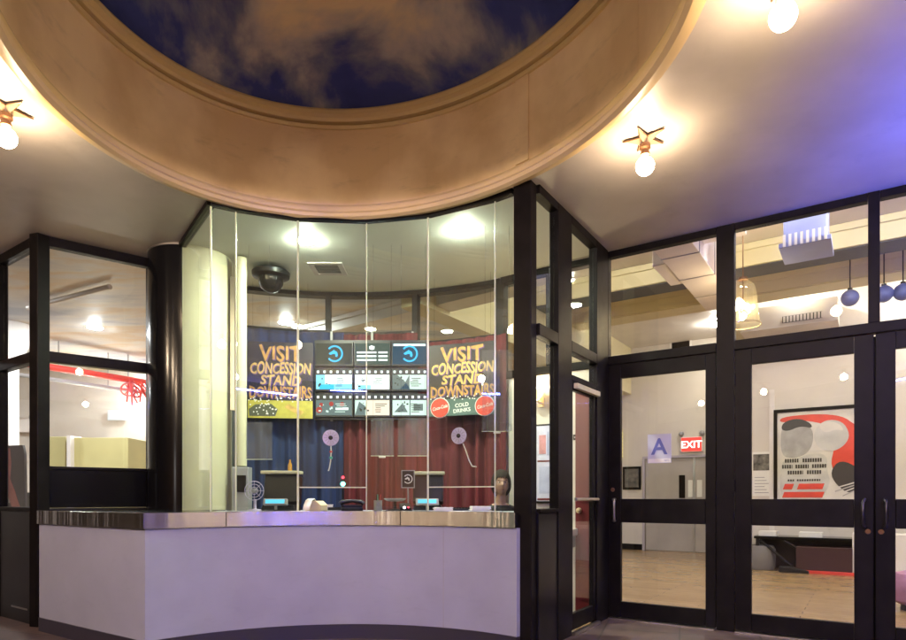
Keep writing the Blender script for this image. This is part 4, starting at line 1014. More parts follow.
for x0,x1 in ((.005,xs-.004),(xs+.004,er_-el_-.005)):
    m = MB(); m.box(x0,x1,.01,.06,.01,zd-.005); m.build('leaf', M_doorgrey, ex, bevel=.004)
m = MB(); m.box(xs-.022,xs+.022,.0,.0095,.01,zd-.005); m.build('astragal', M_steel, ex)
zz0,zz1 = EW.z(682,498),EW.z(682,475)
m = MB(); m.box(EW.s(679)-el_,EW.s(685)-el_,.0,.009,zz0,zz1); m.build('vision_panel', M_gloss, ex)
for q0,q1 in ((688,692.5),(697,702)):
    m = MB(); m.box(EW.s(q0)-el_,EW.s(q1)-el_,.002,.009,EW.z(690,497),EW.z(690,480)); m.build('notice', M_paperw, ex)
# exit sign
M_exit = emis('exit_red', (1,.05,.04), 1.5); M_exitw = emis('exit_letters', (1,.75,.7), 2.4)
xe0 = EW.s(681.5); zx0,zx1 = EW.z(692,452),EW.z(692,437); we = EW.s(703)-xe0
es = thing('exit_sign', 'lit red EXIT sign with two lamp heads above the grey exit doors', 'sign', tuple(EW.w(xe0,0,zx0)), EW.rz)
m = MB(); m.box(0,we,-.07,-.005,0,zx1-zx0); m.build('housing', M_white, es, bevel=.005)
m = MB(); m.box(.015,we-.015,-.075,-.0705,.015,zx1-zx0-.015); m.build('face', M_exit, es)
text('lettering', 'EXIT', .20, M_exitw, es, (we*.5,-.078,(zx1-zx0)*.47), extrude=.002, bold=.004)
m = MB()
for f in (.02,.98): m.sphere((f*we,-.05,zx1-zx0+.07),.055,12,8); m.tube([(f*we,-.04,zx1-zx0),(f*we,-.05,zx1-zx0+.05)],.012,6)
m.build('lamp_head', M_grey, es, smooth=True)
# dark framed picture beside the doors
q0,q1 = EW.s(623),EW.s(644); z0,z1 = EW.z(634,489.5),EW.z(634,466.5)
fp = thing('framed_picture', 'small dark framed picture left of the grey exit doors', 'picture', tuple(EW.w(q0,0,z0)), EW.rz)
m = MB(); m.box(0,q1-q0-.06,-.03,-.002,0,z1-z0); m.build('frame', M_frame, fp, bevel=.005)
m = MB(); m.box(.05,q1-q0-.11,-.034,-.0305,.05,z1-z0-.05); m.build('print', mat('grey_print',(.16,.14,.12),.5,col2=(.04,.04,.04),nscale=9), fp)
# string of yellow lamps at the left of that wall
yl = thing('light_strip', 'vertical strip of small yellow bulbs on the lobby end wall', 'lights', tuple(EW.w(EW.s(622),0,EW.z(622,458))), EW.rz)
m = MB()
for i in range(7): m.sphere((0,-.04,.04+i*.085),.022,10,6)
m.build('bulbs', emis('yellow_bulbs',(1,.8,.35),3), yl); m = MB(); m.box(-.03,.03,-.02,-.002,0,.64); m.build('strip', M_cream, yl)

# film poster (generic stand-in design)
x0_ = FW.s(774); z0_ = FW.z(800,512); z1_ = FW.z(800,408.5); wP = 1.34
def smooth_poly(p, it=2):
    for _ in range(it):
        q = []
        for i in range(len(p)):
            a, b = p[i], p[(i+1)%len(p)]
            q += [(a[0]*.75+b[0]*.25,a[1]*.75+b[1]*.25),(a[0]*.25+b[0]*.75,a[1]*.25+b[1]*.75)]
        p = q
    return p
fpz = thing('film_poster', 'large framed red and grey poster of plain shapes on the lobby wall', 'poster', tuple(FW.w(x0_,0,z0_)), FW.rz)
hP = z1_-z0_
m = MB()
for a in ((0,wP,0,.05),(0,wP,hP-.05,hP),(0,.05,.051,hP-.051),(wP-.05,wP,.051,hP-.051)): m.box(a[0],a[1],-.05,-.002,a[2],a[3])
m.build('frame', M_frame, fpz)
M_pp = mat('print_paper', (.66,.63,.58), .4, noise=.08, nscale=6); M_pr = mat('print_red', (.66,.06,.035), .4, noise=.15, nscale=5); M_pg = mat('print_grey', (.27,.26,.25), .45, col2=(.45,.44,.42), nscale=5); M_pd = mat('print_dark', (.035,.033,.033), .45)
m = MB(); m.box(.051,wP-.051,-.02,-.002,.051,hP-.051); m.build('sheet', M_pp, fpz)
m = MB(); m.vprism(smooth_poly([(.09,hP-.12),(.09,hP-.22),(.4,hP-.18),(.8,hP-.3),(.85,hP-.6),(.78,hP-.95),(.95,hP-1.12),(1.25,hP-.9),(1.2,hP-.7),(1.27,hP-.62),(1.18,hP-.5),(1.25,hP-.4),(1.1,hP-.3),(.95,hP-.16),(.6,hP-.1)]),-.023,-.0205); m.build('red_ground', M_pr, fpz)
M_pl = mat('print_pale', (.62,.61,.58), .45, col2=(.44,.43,.41), nscale=4)
m = MB(); m.vprism(smooth_poly([(.1+.33*0,hP-.75),(.1,hP-.3),(.2,hP-.2),(.42,hP-.22),(.55,hP-.34),(.56,hP-.55),(.48,hP-.72),(.3,hP-.80)]),-.026,-.0235); m.build('grey_shape', M_pg, fpz)
m = MB(); m.vprism(smooth_poly([(.58,hP-.34),(.72,hP-.2),(.95,hP-.24),(1.05,hP-.45),(.98,hP-.62),(.8,hP-.72),(.64,hP-.66),(.56,hP-.5)]),-.027,-.0245); m.build('pale_shape', M_pl, fpz)
m = MB(); m.vprism(smooth_poly([(.1,hP-.32),(.14,hP-.2),(.35,hP-.15),(.52,hP-.24),(.55,hP-.33),(.38,hP-.28),(.2,hP-.36)]),-.029,-.0265); m.build('dark_shape', M_pd, fpz)
m = MB(); m.vprism(smooth_poly([(.78,hP-1.02),(.92,hP-.82),(1.2,hP-1.0),(1.24,hP-1.2),(1.05,hP-1.38),(.86,hP-1.22)]),-.026,-.0235); m.build('dark_shape', M_pd, fpz)
m = MB()
for z,segs in ((hP-.86,((.16,.36),(.41,.68))),(hP-.955,((.12,.27),(.31,.50),(.54,.74))),(hP-1.05,((.2,.42),(.47,.68))),(hP-1.16,((.2,.3),(.33,.66)))):
    for s0,s1_ in segs:
        x = s0
        while x < s1_-.01:
            ww = min(.034,s1_-x); m.box(x,x+ww*.72,-.0265,-.024,z,z+(.06 if z>hP-1.1 else .03)); x += ww
m.build('caption_bars', M_pd, fpz)
m = MB(); m.vprism(smooth_poly([(.09,.09),(.09,hP-.8),(.3,hP-.82),(.5,hP-.72),(.75,hP-.74),(.74,hP-1.0),(.8,hP-1.2),(.6,.09)]),-.0222,-.0203); m.build('pale_shape', M_pl, fpz)
m = MB(); m.vprism(smooth_poly([(.62,hP-.3),(.7,hP-.23),(.9,hP-.26),(.98,hP-.4),(.86,hP-.36),(.72,hP-.42)]),-.0292,-.0272); m.build('pale_streak', M_pp, fpz)
for k in range(5):
    y_ = hP-1.3-.035*k; m = MB(); m.vprism([(.80+.05*k,y_),(1.2,y_+.13),(1.2,y_+.15),(.80+.05*k,y_+.018)],-.0285,-.0265); m.build('grey_streak', M_pg if k%2 else M_pp, fpz)
m = MB(); m.vprism(smooth_poly([(1.06,hP-.12),(1.25,hP-.1),(1.26,hP-.34),(1.16,hP-.36),(1.1,hP-.24)]),-.0245,-.0232); m.build('pale_corner', M_pp, fpz)
m = MB()
for z,segs in ((hP-1.29,((.13,.26),(.33,.68))),(hP-1.42,((.12,.68),))):
    for s0,s1_ in segs:
        m.vprism([(s0,z),(s1_,z),(s1_+.03,z+.09),(s0+.03,z+.09)],-.0265,-.024)
m.build('red_bars', M_pr, fpz)
# small notice left of it
x1_ = FW.s(752); nz0,nz1 = FW.z(760,496),FW.z(760,452)
no = thing('wall_notice', 'small notice with dark photograph left of the film poster', 'notice', tuple(FW.w(x1_,0,nz0)), FW.rz)
wn = .30
m = MB(); m.box(0,wn,-.012,-.002,0,nz1-nz0); m.build('paper', M_paperw, no)
m = MB(); m.box(.02,wn-.02,-.015,-.0125,(nz1-nz0)*.58,(nz1-nz0)*.95); m.build('photograph', mat('photo_print',(.22,.2,.19),.5,col2=(.02,.02,.02),nscale=14), no)
m = MB()
for i in range(6): m.box(.04,wn-.05-(i%3)*.03,-.014,-.0125,.05+i*.05,.062+i*.05)
m.build('text_lines', M_grey, no)

# console table below the poster
ct = thing('console_table', 'black console table with crossed braces below the film poster', 'table', tuple(FW.w(FW.s(759),-.05)), FW.rz)
Lc = FW.s(860)-FW.s(759); m = MB(); m.box(0,Lc,-.5,-.01,.50,.54); m.build('top', M_gloss, ct, bevel=.006)
for x in (.05,Lc-.05):
    for y in (-.46,-.05):
        m = MB(); m.box(x-.025,x+.025,y-.025,y+.025,.004,.499); m.build('leg', M_black, ct, bevel=.004)
m = MB(); m.tube([(.08,-.46,.48),(Lc*.40,-.46,.06)],.022,8); m.tube([(Lc*.30,-.46,.48),(Lc*.72,-.46,.1)],.022,8); m.build('brace', M_black, ct)
m = MB(); m.box(.075,Lc-.075,-.08,-.03,.06,.498); m.build('back_panel', M_panel, ct)
for k,(f0,f1,nm) in enumerate(((.04,.22,'white leaflet stack at the left end of the console table'),(.44,.66,'white leaflet stack in the middle of the console table'))):
    m = MB(); m.box(0,Lc*(f1-f0),-.16,.16,0,.07); simple('leaflet_stack', nm, 'papers', m, M_paperw, tuple(FW.w(FW.s(759)+Lc*f0,-.30,.541)), rz=FW.rz, group='leaflet stacks on the console table')
p = FW.w(FW.s(826),-.42); rb_ = thing('red_case', 'dark box with a bright red base rim under the console table', 'box', (p.x,p.y,.004), FW.rz)
m = MB(); m.box(-.36,.36,-.2,.2,.05,.40); m.build('case', mat('oxblood',(.035,.010,.009),.4), rb_, bevel=.008)
m = MB(); m.box(-.40,.40,-.22,.22,.0,.048); m.build('base_rim', M_redpipe, rb_, bevel=.006)
p = FW.w(FW.s(798),-.62); m = MB(); m.vprism([(-.2,0),(.2,0),(.2,.04),(.1,.06),(-.05,.09),(-.2,.09)],-.07,.07)
simple('shoe_tray', 'low black tray on the lobby floor in front of the console table', 'tray', m, M_black, (p.x,p.y,.004), bevel=.01, rz=FW.rz)
p = FW.w(FW.s(764),-.35); m = MB(); m.lathe([(.0005,0),(.2,0),(.23,.05),(.23,.32),(.2,.38),(.0005,.40)],28)
simple('round_pouf', 'pale grey round pouf under the left end of the console table', 'pouf', m, mat('grey_felt',(.16,.15,.15),.9), (p.x-.02,p.y,.004), smooth=True)
# lilac ottoman by the third door, white plinth
p = at(921,497,6.3); ot = thing('ottoman', 'rounded lilac ottoman behind the third door at the right edge', 'ottoman', (p.x,p.y,.004))
M_lil = mat('lilac_velvet', (.36,.17,.30), .8, noise=.2, nscale=8)
m = MB(); m.lathe([(.0005,.06),(.19,.06),(.25,.10),(.275,.19),(.265,.30),(.22,.37),(.12,.40),(.0005,.405)],32); m.build('cushion', M_lil, ot, smooth=True)
m = MB(); m.lathe([(.0005,0),(.17,0),(.17,.059),(.0005,.059)],28); m.build('plinth', M_black, ot)
p = FW.w(FW.s(875),-.4); m = MB(); m.box(-.5,1.6,-.22,.22,0,.62)
simple('white_plinth', 'low white plinth along the lobby wall beside the console table', 'plinth', m, M_white, (p.x+.2,p.y-.1,.004), bevel=.01, rz=FW.rz)
# door mats
for x0,x1,y0,y1,nm in ((DW.s(640),DW.s(712),.12,.75,'dark door mat inside the first door'),(a3+.03,a6-.05,.12,.62,'wide dark door mat inside the double doors')):
    o = DW.w(x0); m = MB(); m.box(0,x1-x0,y0,y1,.0005,.014); simple('door_mat', nm, 'mat', m, M_mat, (o.x,o.y,.004), bevel=.004, rz=DW.rz, group='dark mats inside the entrance doors')

# lobby ceiling, beams
def dwpoly(pts): return [DW.w(s,n) for s,n in pts]
pl = dwpoly([(-2.4,.1),(9.5,.1),(9.5,9),(-2.4,9)])
m = MB(); m.add([(p.x,p.y,LC) for p in pl],[(0,1,2,3)]); struct(m.build('lobby_ceiling', M_white))
bl = [(-2.3,6.9)]
def beam(n0, n1, z0, label, dark):
    t = thing('ceiling_beam', label, 'beam', (DW.o.x,DW.o.y,0), DW.rz, 'cream beams across the lobby ceiling')
    m = MB(); m.box(-2.35,7.5,n0,n1,z0+.012,LC-.001); m.build('casing', M_wally, t, bevel=.006)
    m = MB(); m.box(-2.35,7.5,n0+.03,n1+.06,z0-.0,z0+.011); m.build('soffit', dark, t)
    m = MB(); m.box(-2.35,7.5,n0-.03,n0-.001,LC-.09,LC-.002); m.build('cornice', M_wally, t, bevel=.01)
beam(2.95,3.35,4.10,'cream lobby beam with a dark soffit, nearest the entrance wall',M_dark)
beam(4.35,4.75,4.14,'cream lobby beam farther in, behind the globe pendants',M_wally)
# duct perpendicular to the doors
du = thing('air_duct', 'big white rectangular air duct running back from above the first door', 'duct', (DW.o.x,DW.o.y,0), DW.rz)
m = MB(); m.box(.16,.56,.35,3.6,3.80,4.3); m.build('casing', M_duct, du, bevel=.006)
for y in (1.3,2.1,2.9): m = MB(); m.box(.154,.566,y-.008,y+.008,3.794,4.302); m.build('joint_flange', M_grey, du)
m = MB(); m.box(.0,.158,1.5,2.3,3.82,4.15); m.build('branch_box', M_duct, du, bevel=.005)
m = MB(); m.box(.57,1.0,.5,1.5,3.95,4.3); m.build('side_box', M_duct, du, bevel=.005)
# AC cassette and wall AC
def fit(nval, px, py):            # pixel -> (along, height) on plane at distance nval behind the door wall
    W2 = Wall(DW.o.x+DW.n.x*nval, DW.o.y+DW.n.y*nval, DW.u.x, DW.u.y); return W2.s(px), W2.z(px,py)
sA,zA = fit(1.6,781,249); sB,zB = fit(1.6,829,222)
ac = thing('air_grille', 'air grille box with blue light in its paint, hanging from the lobby ceiling behind the second transom', 'air vent', tuple(DW.w(sA,1.6,zA)), DW.rz)
Wd = sB-sA; m = MB(); M_acb = mat('blue_light_enamel', (.22,.25,.50), .4, noise=.15, nscale=4)  # the neon's blue light is put into the enamel colour
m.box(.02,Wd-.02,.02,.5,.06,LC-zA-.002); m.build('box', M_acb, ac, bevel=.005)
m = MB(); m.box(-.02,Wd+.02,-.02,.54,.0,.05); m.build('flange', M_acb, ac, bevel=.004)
m = MB()
for i in range(8): m.box(.02+i*(Wd-.06)/7,.045+i*(Wd-.06)/7,-.03,-.0205,.004,.13)
m.build('fins', M_white, ac)
sA,zA = fit(5.0,740,333); sB,zB = fit(5.0,838,312)
wa = thing('soffit_unit', 'long white soffit box with a vent strip on the far lobby wall', 'air vent', tuple(DW.w(sA,5.0,zA)), DW.rz)
m = MB(); m.box(0,sB-sA,0,.55,0,.36); m.build('box', M_white, wa, bevel=.008)
m = MB(); m.box(.45*(sB-sA),.85*(sB-sA),-.01,-.001,.06,.16); m.build('vent_backing', M_dark, wa)
m = MB()
for i in range(12): x = (.46+.38*i/11)*(sB-sA); m.box(x,x+.03,-.016,-.011,.065,.155)
m.build('vent_slats', M_white, wa)
# globe pendants
M_globe = mat('blue_light_globe', (.10,.13,.36), .3, noise=.4, nscale=5)  # grey globes, with the blue light on them mixed into the base colour
for i,(px,py,nm) in enumerate(((850,298,'left of the transom mullion'),(884,294,'just right of the transom mullion'),(903,292,'at the right edge'))):
    sG,zG = fit(4.0,px,py); p = DW.w(sG,4.0,zG)
    t = thing('globe_pendant', 'grey globe with painted blue light hanging below the lobby ceiling, %s'%nm, 'pendant', tuple(p), 0, 'grey globes with painted blue light in the lobby')
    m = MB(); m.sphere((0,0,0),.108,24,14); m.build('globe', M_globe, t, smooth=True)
    m = MB(); m.tube([(0,0,.10),(0,0,LC-p.z-.001)],.008,8); m.lathe([(.0005,.10),(.03,.10),(.03,.13),(.0005,.135)],14); m.build('cord', M_black, t)
# lantern pendant
sG,zG = fit(2.2,743,316); p = DW.w(sG,2.2,zG)
ln = thing('lantern_pendant', 'glass bell lantern with lit bulbs hanging behind the second transom', 'pendant', tuple(p), 0)
m = MB(); m.lathe([(.045,.42),(.12,.36),(.155,.24),(.165,.02),(.19,-.10),(.195,-.11)],24); o = m.build('glass_bell', glass_mat('lantern_glass',(.97,.96,.92),.06,.03,(.8,.75,.6)), ln, smooth=True)
o.modifiers.new('thick','SOLIDIFY').thickness = .004
m = MB(); m.lathe([(.0005,.45),(.05,.45),(.055,.42),(.0005,.42)],16); m.tube([(0,0,.45),(0,0,LC-p.z-.002)],.007,8); m.tube([(.0,0,.42),(.0,0,.06)],.008,8); m.build('stem', M_socket, ln)
for q in ((0,-.02,.0),(-.09,.03,.10),(.07,.06,.13)):
    m = MB(); m.sphere(q,.032,14,8); m.build('bulb', M_bulb_in, ln, smooth=True)
    if q[0]:
        m = MB(); m.tube([(0,0,q[2]+.06),(q[0],q[1],q[2]+.03)],.006,6); m.build('arm', M_socket, ln)
m = MB(); m.tube([(.195*math.cos(2*math.pi*i/24),.195*math.sin(2*math.pi*i/24),-.11) for i in range(25)],.006,6); m.build('rim', M_brass, ln)
# box window high on end wall
m = MB(); q0,q1 = EW.s(672),EW.s(690); z0,z1 = EW.z(680,350),EW.z(680,334)
hw = thing('high_window', 'small dark window high on the lobby end wall', 'window', tuple(EW.w(q0,0,z0)), EW.rz)
m.box(0,q1-q0,-.02,-.002,0,z1-z0); m.build('pane', M_gloss, hw)
m = MB()
for a in ((-.04,q1-q0+.04,-.04,0),(-.04,q1-q0+.04,z1-z0,z1-z0+.04),(-.04,0,0,z1-z0),(q1-q0,q1-q0+.04,0,z1-z0)): m.box(a[0],a[1],-.03,-.001,a[2],a[3])
m.build('frame', M_white, hw)
# lobby downlights
ldl = None
def rlight(s, n, z, label, lens, grp, src=None):
    p = DW.w(s,n,z)
    if src: return dup(src, tuple(p), 0, label)
    t = thing('downlight', label, 'ceiling light', tuple(p), 0, grp); r = .09
    m = MB(); m.lathe([(r,-.001),(r+.03,-.004),(r+.034,-.014),(r+.006,-.016),(r,-.008),(r,-.001)],24); m.build('trim_ring', M_white, t, smooth=True)
    m = MB(); m.lathe([(.0005,-.075),(r*.5,-.068),(r*.85,-.046),(r,-.018),(r,-.003)],24); m.build('lens', lens, t, smooth=True)
    return t
GL = 'recessed lights in the lobby ceiling'
ldl = rlight(.9,1.3,LC-.001,'recessed light in the lobby ceiling behind the first beam',M_downr,GL)
for s,n in ((2.1,1.5),(3.4,1.5),(4.7,1.5),(-.6,1.6),(6.0,1.7),(-.3,6.6),(1.2,6.4),(4.6,1.0),(-1.6,3.0),(1.2,5.0),(2.9,5.0),(4.6,5.0)):
    rlight(s,n,LC-.001,'recessed light in the lobby ceiling',None,GL,ldl)
# side and end closing walls of lobby
def plainwall(name, label, x0, y0, x1, y1, h, mt):
    W2 = Wall(x0,y0,x1-x0,y1-y0); L2 = math.hypot(x1-x0,y1-y0); m = MB(); m.box(0,L2,0,.12,0,h)
    return tag(m.build(name, mt, None, (x0,y0,0), W2.rz), label, 'wall')
q = DW.w(7); q2 = FW.w(8.9)
plainwall('lobby_side_wall','warm white side wall closing the lobby on the far right',q.x,q.y,q2.x,q2.y,LC,M_wall)

# ------------------------------------------------------------------ left lobby
LZ = 3.64
edge = [(-16,26),(-16,7.9),(-6.96,7.9),(-3.69,5.6),(-2.98,6.15),(-2.9,6.7),(-2.3,6.95),(-.93,7.14),(.484,6.70)]
e2 = DW.w(-2.4,.05); e3 = DW.w(-2.4,9)
poly = edge+[(e2.x,e2.y),(e3.x,e3.y)]
t = tessellate_polygon([[Vector((p[0],p[1],0)) for p in poly]])
m = MB(); m.add([(p[0],p[1],LZ) for p in poly],[tuple(x) for x in t]); struct(m.build('cloud_ceiling', M_cloud))
W2 = Wall(e2.x,e2.y,e3.x-e2.x,e3.y-e2.y)
m = MB(); m.box(0,9,-.15,.15,3.4,LC); tag(m.build('bulkhead_beam', M_wally, None, (e2.x,e2.y,0), W2.rz),'cream bulkhead where the cloud ceiling meets the beamed ceiling','beam')
plainwall('left_lobby_wall','pale wall at the back of the left hand lobby',-16,12.2,-2.2,12.2,LZ,M_wall)
plainwall('left_lobby_end_wall','pale wall between the left lobby and the hall behind the booth',-2.2,12.32,-2.2,19.5,LZ,M_wall)
plainwall('left_side_wall','pale side wall at the far left of the lobby',-15.9,7.9,-15.9,12.2,LZ,M_wall)
# yellow partitions
yd = 10.6
for x0,x1,y0,dd,mt,nm in ((71,128,437.5,.9,M_yellow,'tall yellow partition behind the left window'),(44,66,436.5,.5,M_yellow,'narrow yellow partition behind the left corner post'),):
    p = at(x0,497,yd); w = (x1-x0)*yd/F; m = MB(); m.box(0,w,0,dd,.004,zat(y0,yd)); simple('yellow_partition', nm, 'partition', m, mt, (p.x,p.y,0), bevel=.01, group='yellow partitions in the left lobby')
p = at(66.5,497,yd-.1); m = MB(); m.box(0,.07,0,.5,.004,zat(436,yd)); simple('white_pilaster','pale narrow pilaster between the yellow partitions','pilaster',m,M_white,(p.x,p.y,0),bevel=.006)
cv = thing('added_uplight', 'added unseen linear uplight lying on top of the tall yellow partition', 'light', tuple(at(99,497,10.9).xy)+(zat(437.5,10.6),))  # hidden lamp added to brighten the cloud ceiling
m = MB(); m.box(-.42,.42,-.05,.05,.001,.012); m.build('tray', M_white, cv)
m = MB(); m.box(-.40,.40,-.03,.03,.0125,.016); m.build('tube', emis('added_uplight_tube',(1,.92,.82),170), cv)
# screen panel on the wall
p = at(106,497,12.1); z0 = zat(420,12.1); m = MB()
no2 = thing('wall_screen_panel', 'pale blue panel high on the wall of the left lobby', 'panel', (p.x,12.18,z0))
m.box(0,.36,-.03,-.002,0,.20); m.build('panel', mat('pale_panel',(.55,.6,.66),.3), no2, bevel=.005)
# red pipe
rp = thing('red_pipe', 'red sprinkler pipe with a tangle of valves under the cloud ceiling', 'pipe', (0,0,0))
zp = 3.2
pA = Vector((ray(30)*9.6,9.6,zp)); pB = Vector((ray(156)*11.3,11.3,zp))
m = MB(); m.tube([pA-(pB-pA)*1.5,pA,pB],.055,14); m.build('pipe', M_redpipe, rp, smooth=True)
q = pA.lerp(pB,.78); m = MB()
for k,(r2,tilt) in enumerate(((.12,20),(.10,70))):
    Mt = Matrix.Translation(q+Vector((.12*k,-.1,-.18-.04*k))) @ Matrix.Rotation(R(tilt),4,'Z') @ Matrix.Rotation(R(75),4,'X')
    m.tube([Mt@Vector((r2*math.cos(2*math.pi*i/20),r2*math.sin(2*math.pi*i/20),0)) for i in range(21)],.014,7)
    for i in range(3):
        a = math.pi*i/3; m.tube([Mt@Vector((r2*math.cos(a),r2*math.sin(a),0)),Mt@Vector((-r2*math.cos(a),-r2*math.sin(a),0))],.009,6)
m.build('valve_wheel', M_redpipe, rp, smooth=True)
m = MB(); rr = random.Random(9)
for i in range(9):
    a = q+Vector((rr.uniform(-.05,.55),rr.uniform(-.15,.1),rr.uniform(-.1,0))); b = a+Vector((rr.uniform(-.05,.25),rr.uniform(-.2,.1),rr.uniform(-.42,-.1)))
    m.tube([a,(a+b)/2+Vector((rr.uniform(-.06,.06),0,rr.uniform(-.05,.05))),b],[.022,.018,.012],7)
m.build('branch_pipes', M_redpipe, rp, smooth=True)
m = MB()
for f in (-.6,.2,.75): w_ = pA.lerp(pB,f); m.tube([w_,(w_.x,w_.y,LZ-.002)],.012,6)
m.build('hanger', M_grey, rp)
gp = thing('grey_pipe', 'thin grey pipe running below the red sprinkler pipe', 'pipe', (0,0,0))
m = MB(); m.tube([(pA-(pB-pA)*1.5)+Vector((0,.3,-.16)),pB+Vector((0,.3,-.16))],.035,10); m.build('pipe', M_grey, gp, smooth=True)
m = MB()
for f in (-.3,.5): w_ = pA.lerp(pB,f)+Vector((0,.3,-.16)); m.tube([w_,(w_.x,w_.y,LZ-.002)],.008,6)
m.build('hanger', M_grey, gp)
# track / conduit line on the cloud ceiling
m = MB(); m.tube([at(28,497,8.0).xy.to_3d()+Vector((0,0,3.58)),at(110,497,7.2).xy.to_3d()+Vector((0,0,3.58))],.03,10)
simple('ceiling_conduit','white conduit crossing the cloud ceiling behind the left window','pipe',m,M_white,(0,0,0),smooth=True)
# lights in cloud ceiling
GC = 'recessed lights in the painted cloud ceiling'
cl0 = downlight(95,327,LZ-.001,.10,M_down,'recessed light in the cloud ceiling seen through the left window',GC)
for px,py,nm in ((286,322,'seen through the booth clerestory left of the mullion'),(337,326,'seen through the booth clerestory right of the first mullion'),(-120,330,'left of the corner post'),(20,372,'beyond the left face of the window'),(160,365,'hidden behind the round column'),(-40,300,'at the far left'),(395,362,'above the hall behind the booth'),(-250,345,'far out to the left'),(-20,385,'near the back wall of the left lobby')):
    dd = F*(LZ-.001-EYE)/(HY-py); dup(cl0,(ray(px)*dd,dd,LZ-.001),0,'recessed light in the cloud ceiling, %s'%nm)
hb = Wall(-1.77,8.95,2.287,-1.80)
m = MB(); m.box(-3.5,3.3,-.16,.16,3.46,LZ-.002); m.box(-3.5,3.3,-.2,-.161,3.58,LZ-.003)
tag(m.build('ceiling_beam', M_white, None, (-1.77,8.95,0), hb.rz, bevel=.006), 'white beam running diagonally across the cloud ceiling behind the booth', 'beam')
# white column in left lobby
p = at(9,497,9.0); wc = thing('white_column', 'slim white column with flared capital in the left lobby', 'column', (p.x,p.y,0))
m = MB(); m.lathe([(.16,.004),(.15,.2),(.13,.24),(.12,3.0)],20); m.build('shaft', M_white, wc, smooth=True)
m = MB(); m.lathe([(.12,3.001),(.15,3.03),(.14,3.08),(.2,3.25),(.3,3.5),(.3,LZ-.002)],20); m.build('capital', M_white, wc, smooth=True)
# emergency light box
p = at(20,497,11.9); el2 = thing('emergency_light', 'white emergency light box with two lamps in the left lobby', 'emergency light', (p.x,12.16,zat(432,12)))
m = MB(); m.box(-.28,.28,-.12,-.002,0,.26); m.build('box', M_white, el2, bevel=.01)
m = MB()
for x in (-.17,.17): m.sphere((x,-.14,.29),.075,12,8)
m.build('lamp_head', M_grey, el2, smooth=True)
# standee
p = at(6,497,7.2); sx_ = thing('film_standee', 'dark cardboard standee with a pink curved figure shape in the left lobby', 'standee', (p.x,p.y,.004), R(-20))
wS = .36; h0 = zat(446,7.2)
m = MB(); m.vprism([(0,.02),(wS-.02,.02),(wS-.06,h0-.1),(wS-.09,h0-.0),(0,h0-.0)],0,.03); m.build('board', mat('standee_grey',(.06,.055,.065),.4,noise=.4,nscale=5), sx_, bevel=.004)
M_pink = mat('standee_pink',(.42,.15,.15),.4,noise=.25,nscale=6)
m = MB(); m.vprism([(.0,h0-.03),(.07,h0-.03),(.09,h0-.2),(.07,h0-.38),(.15,h0-.52),(.24,h0-.72),(.30,h0-.98),(.2,h0-.98),(.14,h0-.78),(.05,h0-.6),(0,h0-.5)],-.006,-.001); m.build('pink_shape', M_pink, sx_)
m = MB(); m.box(.02,.14,-.005,-.001,h0-.66,h0-.55); m.build('pale_patch', M_grey, sx_)
m = MB(); m.vprism([(.05,.0),(.09,.0),(.09,1.2)],.031,.3); m.build('strut', M_black, sx_)

# ------------------------------------------------------------------ left window walls
def zl(px,py): return LR.z(px,py)
lr = thing('left_window', 'black framed lobby window left of the round column', 'window', (LR.o.x,LR.o.y,0), LR.rz)
w1,w2,w3 = LR.s(48.5),LR.s(147),LR.s(151)
fr(lr,w2,w3,0,CEIL-.002); fr(lr,w1+.001,w2-.001,3.40,CEIL-.002,'head_rail')
zb0 = zl(97,367.5); zb1 = zl(97,357.5)
fr(lr,w1+.001,w2-.001,zb0,zb1,'transom_bar'); 
pane(lr,w1+.002,w2-.002,zb1+.002,3.398); pane(lr,w1+.002,w2-.002,1.43,zb0-.002)
m = MB(); m.box(w1+.001,w2-.001,-.01,.03,HT+.02,1.40); m.build('lower_panel', M_gloss, lr, bevel=.004)
fr(lr,w1+.001,w2-.001,1.401,1.428,'sill',-.02,.05); fr(lr,w1+.001,w2-.001,0,HT+.018,'base_panel',-.01,.03,M_panel)
lp = thing('left_corner_post', 'thick black post at the outer corner of the left windows', 'post', (LR.o.x,LR.o.y,0), LR.rz)
m = MB(); m.prism([(-.075,.02),(-.02,-.06),(.075,-.03),(.06,.09),(-.05,.09)],0,CEIL-.001); m.build('post', M_frame, lp, bevel=.005)
ll = thing('left_window', 'black framed lobby window cut by the left edge', 'window', (LL.o.x,LL.o.y,0), LL.rz)
x1 = LLEN-.08; 
fr(ll,0,x1,3.40,CEIL-.002,'head_rail'); fr(ll,0,x1,zb0,zb1,'transom_bar'); 
xm = LL.s(2.5); fr(ll,xm-.045,xm,0,3.399,'mullion'); fr(ll,xm-1.05,xm-1.0,0,3.399,'mullion')
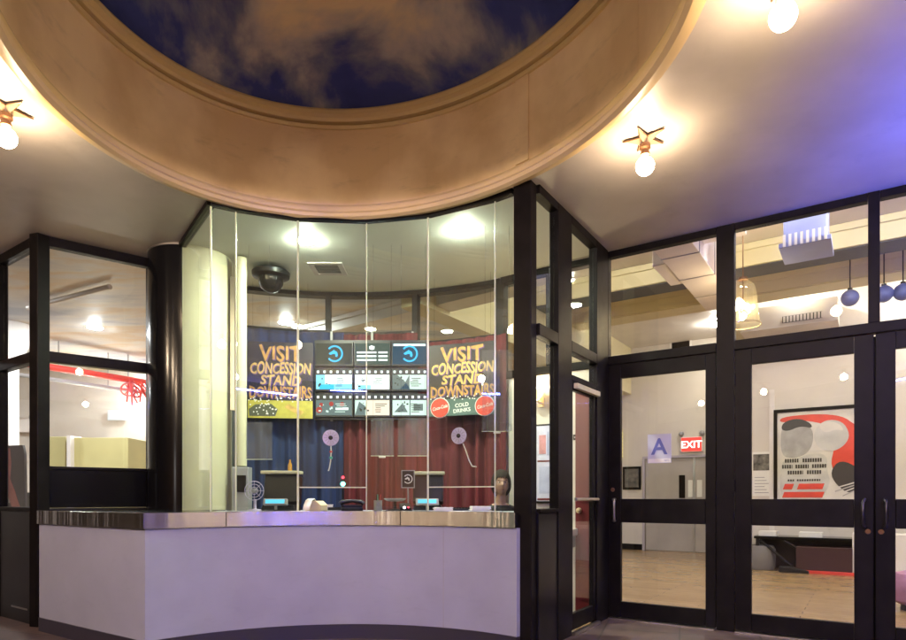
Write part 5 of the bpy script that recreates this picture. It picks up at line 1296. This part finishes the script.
for q0,q1 in ((0,xm-1.051),(xm-.999,xm-.046),(xm+.001,x1)):
    pane(ll,q0+.002,q1-.002,zb1+.002,3.398); pane(ll,q0+.002,q1-.002,1.06,zb0-.002)
    m = MB(); m.box(q0,q1,-.02,.04,0,1.02); m.build('lower_panel', M_panel, ll, bevel=.004)
    fr(ll,q0+.001,q1-.001,1.021,1.058,'sill',-.03,.05)
# kick plate mark
m = MB(); m.box(LL.s(14)-.0,LL.s(30),-.024,-.0205,.12,.135); m.build('kick_trim', M_steel, ll)

# ------------------------------------------------------------------ camera, world, sun, render settings
cam = bpy.data.cameras.new('camera'); co = bpy.data.objects.new('camera', cam); COL.objects.link(co)
co.location = (0,0,EYE); co.rotation_euler = (R(90),0,0)
cam.sensor_width = 36; cam.lens = 36*F/906; cam.shift_y = (HY-320)/906; cam.clip_end = 300; cam.clip_start = .05
SC.camera = co
wd = bpy.data.worlds.new('World'); SC.world = wd; wd.use_nodes = True
wn_ = wd.node_tree; bg = wn_.nodes['Background']; sk = wn_.nodes.new('ShaderNodeTexSky'); sk.sky_type = 'NISHITA'; sk.sun_disc = False
sk.sun_elevation = R(2); sk.sun_rotation = R(200); wn_.links.new(sk.outputs[0], bg.inputs[0]); bg.inputs[1].default_value = .008
sl = bpy.data.lights.new('sun','SUN'); sl.energy = .02; sl.angle = R(.5); so_ = bpy.data.objects.new('sun', sl); COL.objects.link(so_)
so_.rotation_euler = (R(88),0,R(-20))
vs_ = SC.view_settings; vs_.view_transform = 'Standard'; vs_.look = 'None'; vs_.gamma = 1; vs_.use_curve_mapping = False; vs_.exposure = .65
SC.render.engine = 'CYCLES'; cy = SC.cycles
cy.use_denoising = True; cy.max_bounces = 10; cy.transparent_max_bounces = 32; cy.diffuse_bounces = 5; cy.glossy_bounces = 5; cy.sample_clamp_indirect = 6; cy.caustics_reflective = False; cy.caustics_refractive = False
try: cy.denoiser = 'OPENIMAGEDENOISE'; cy.denoising_input_passes = 'RGB_ALBEDO_NORMAL'
except Exception: pass
cy.use_light_tree = True
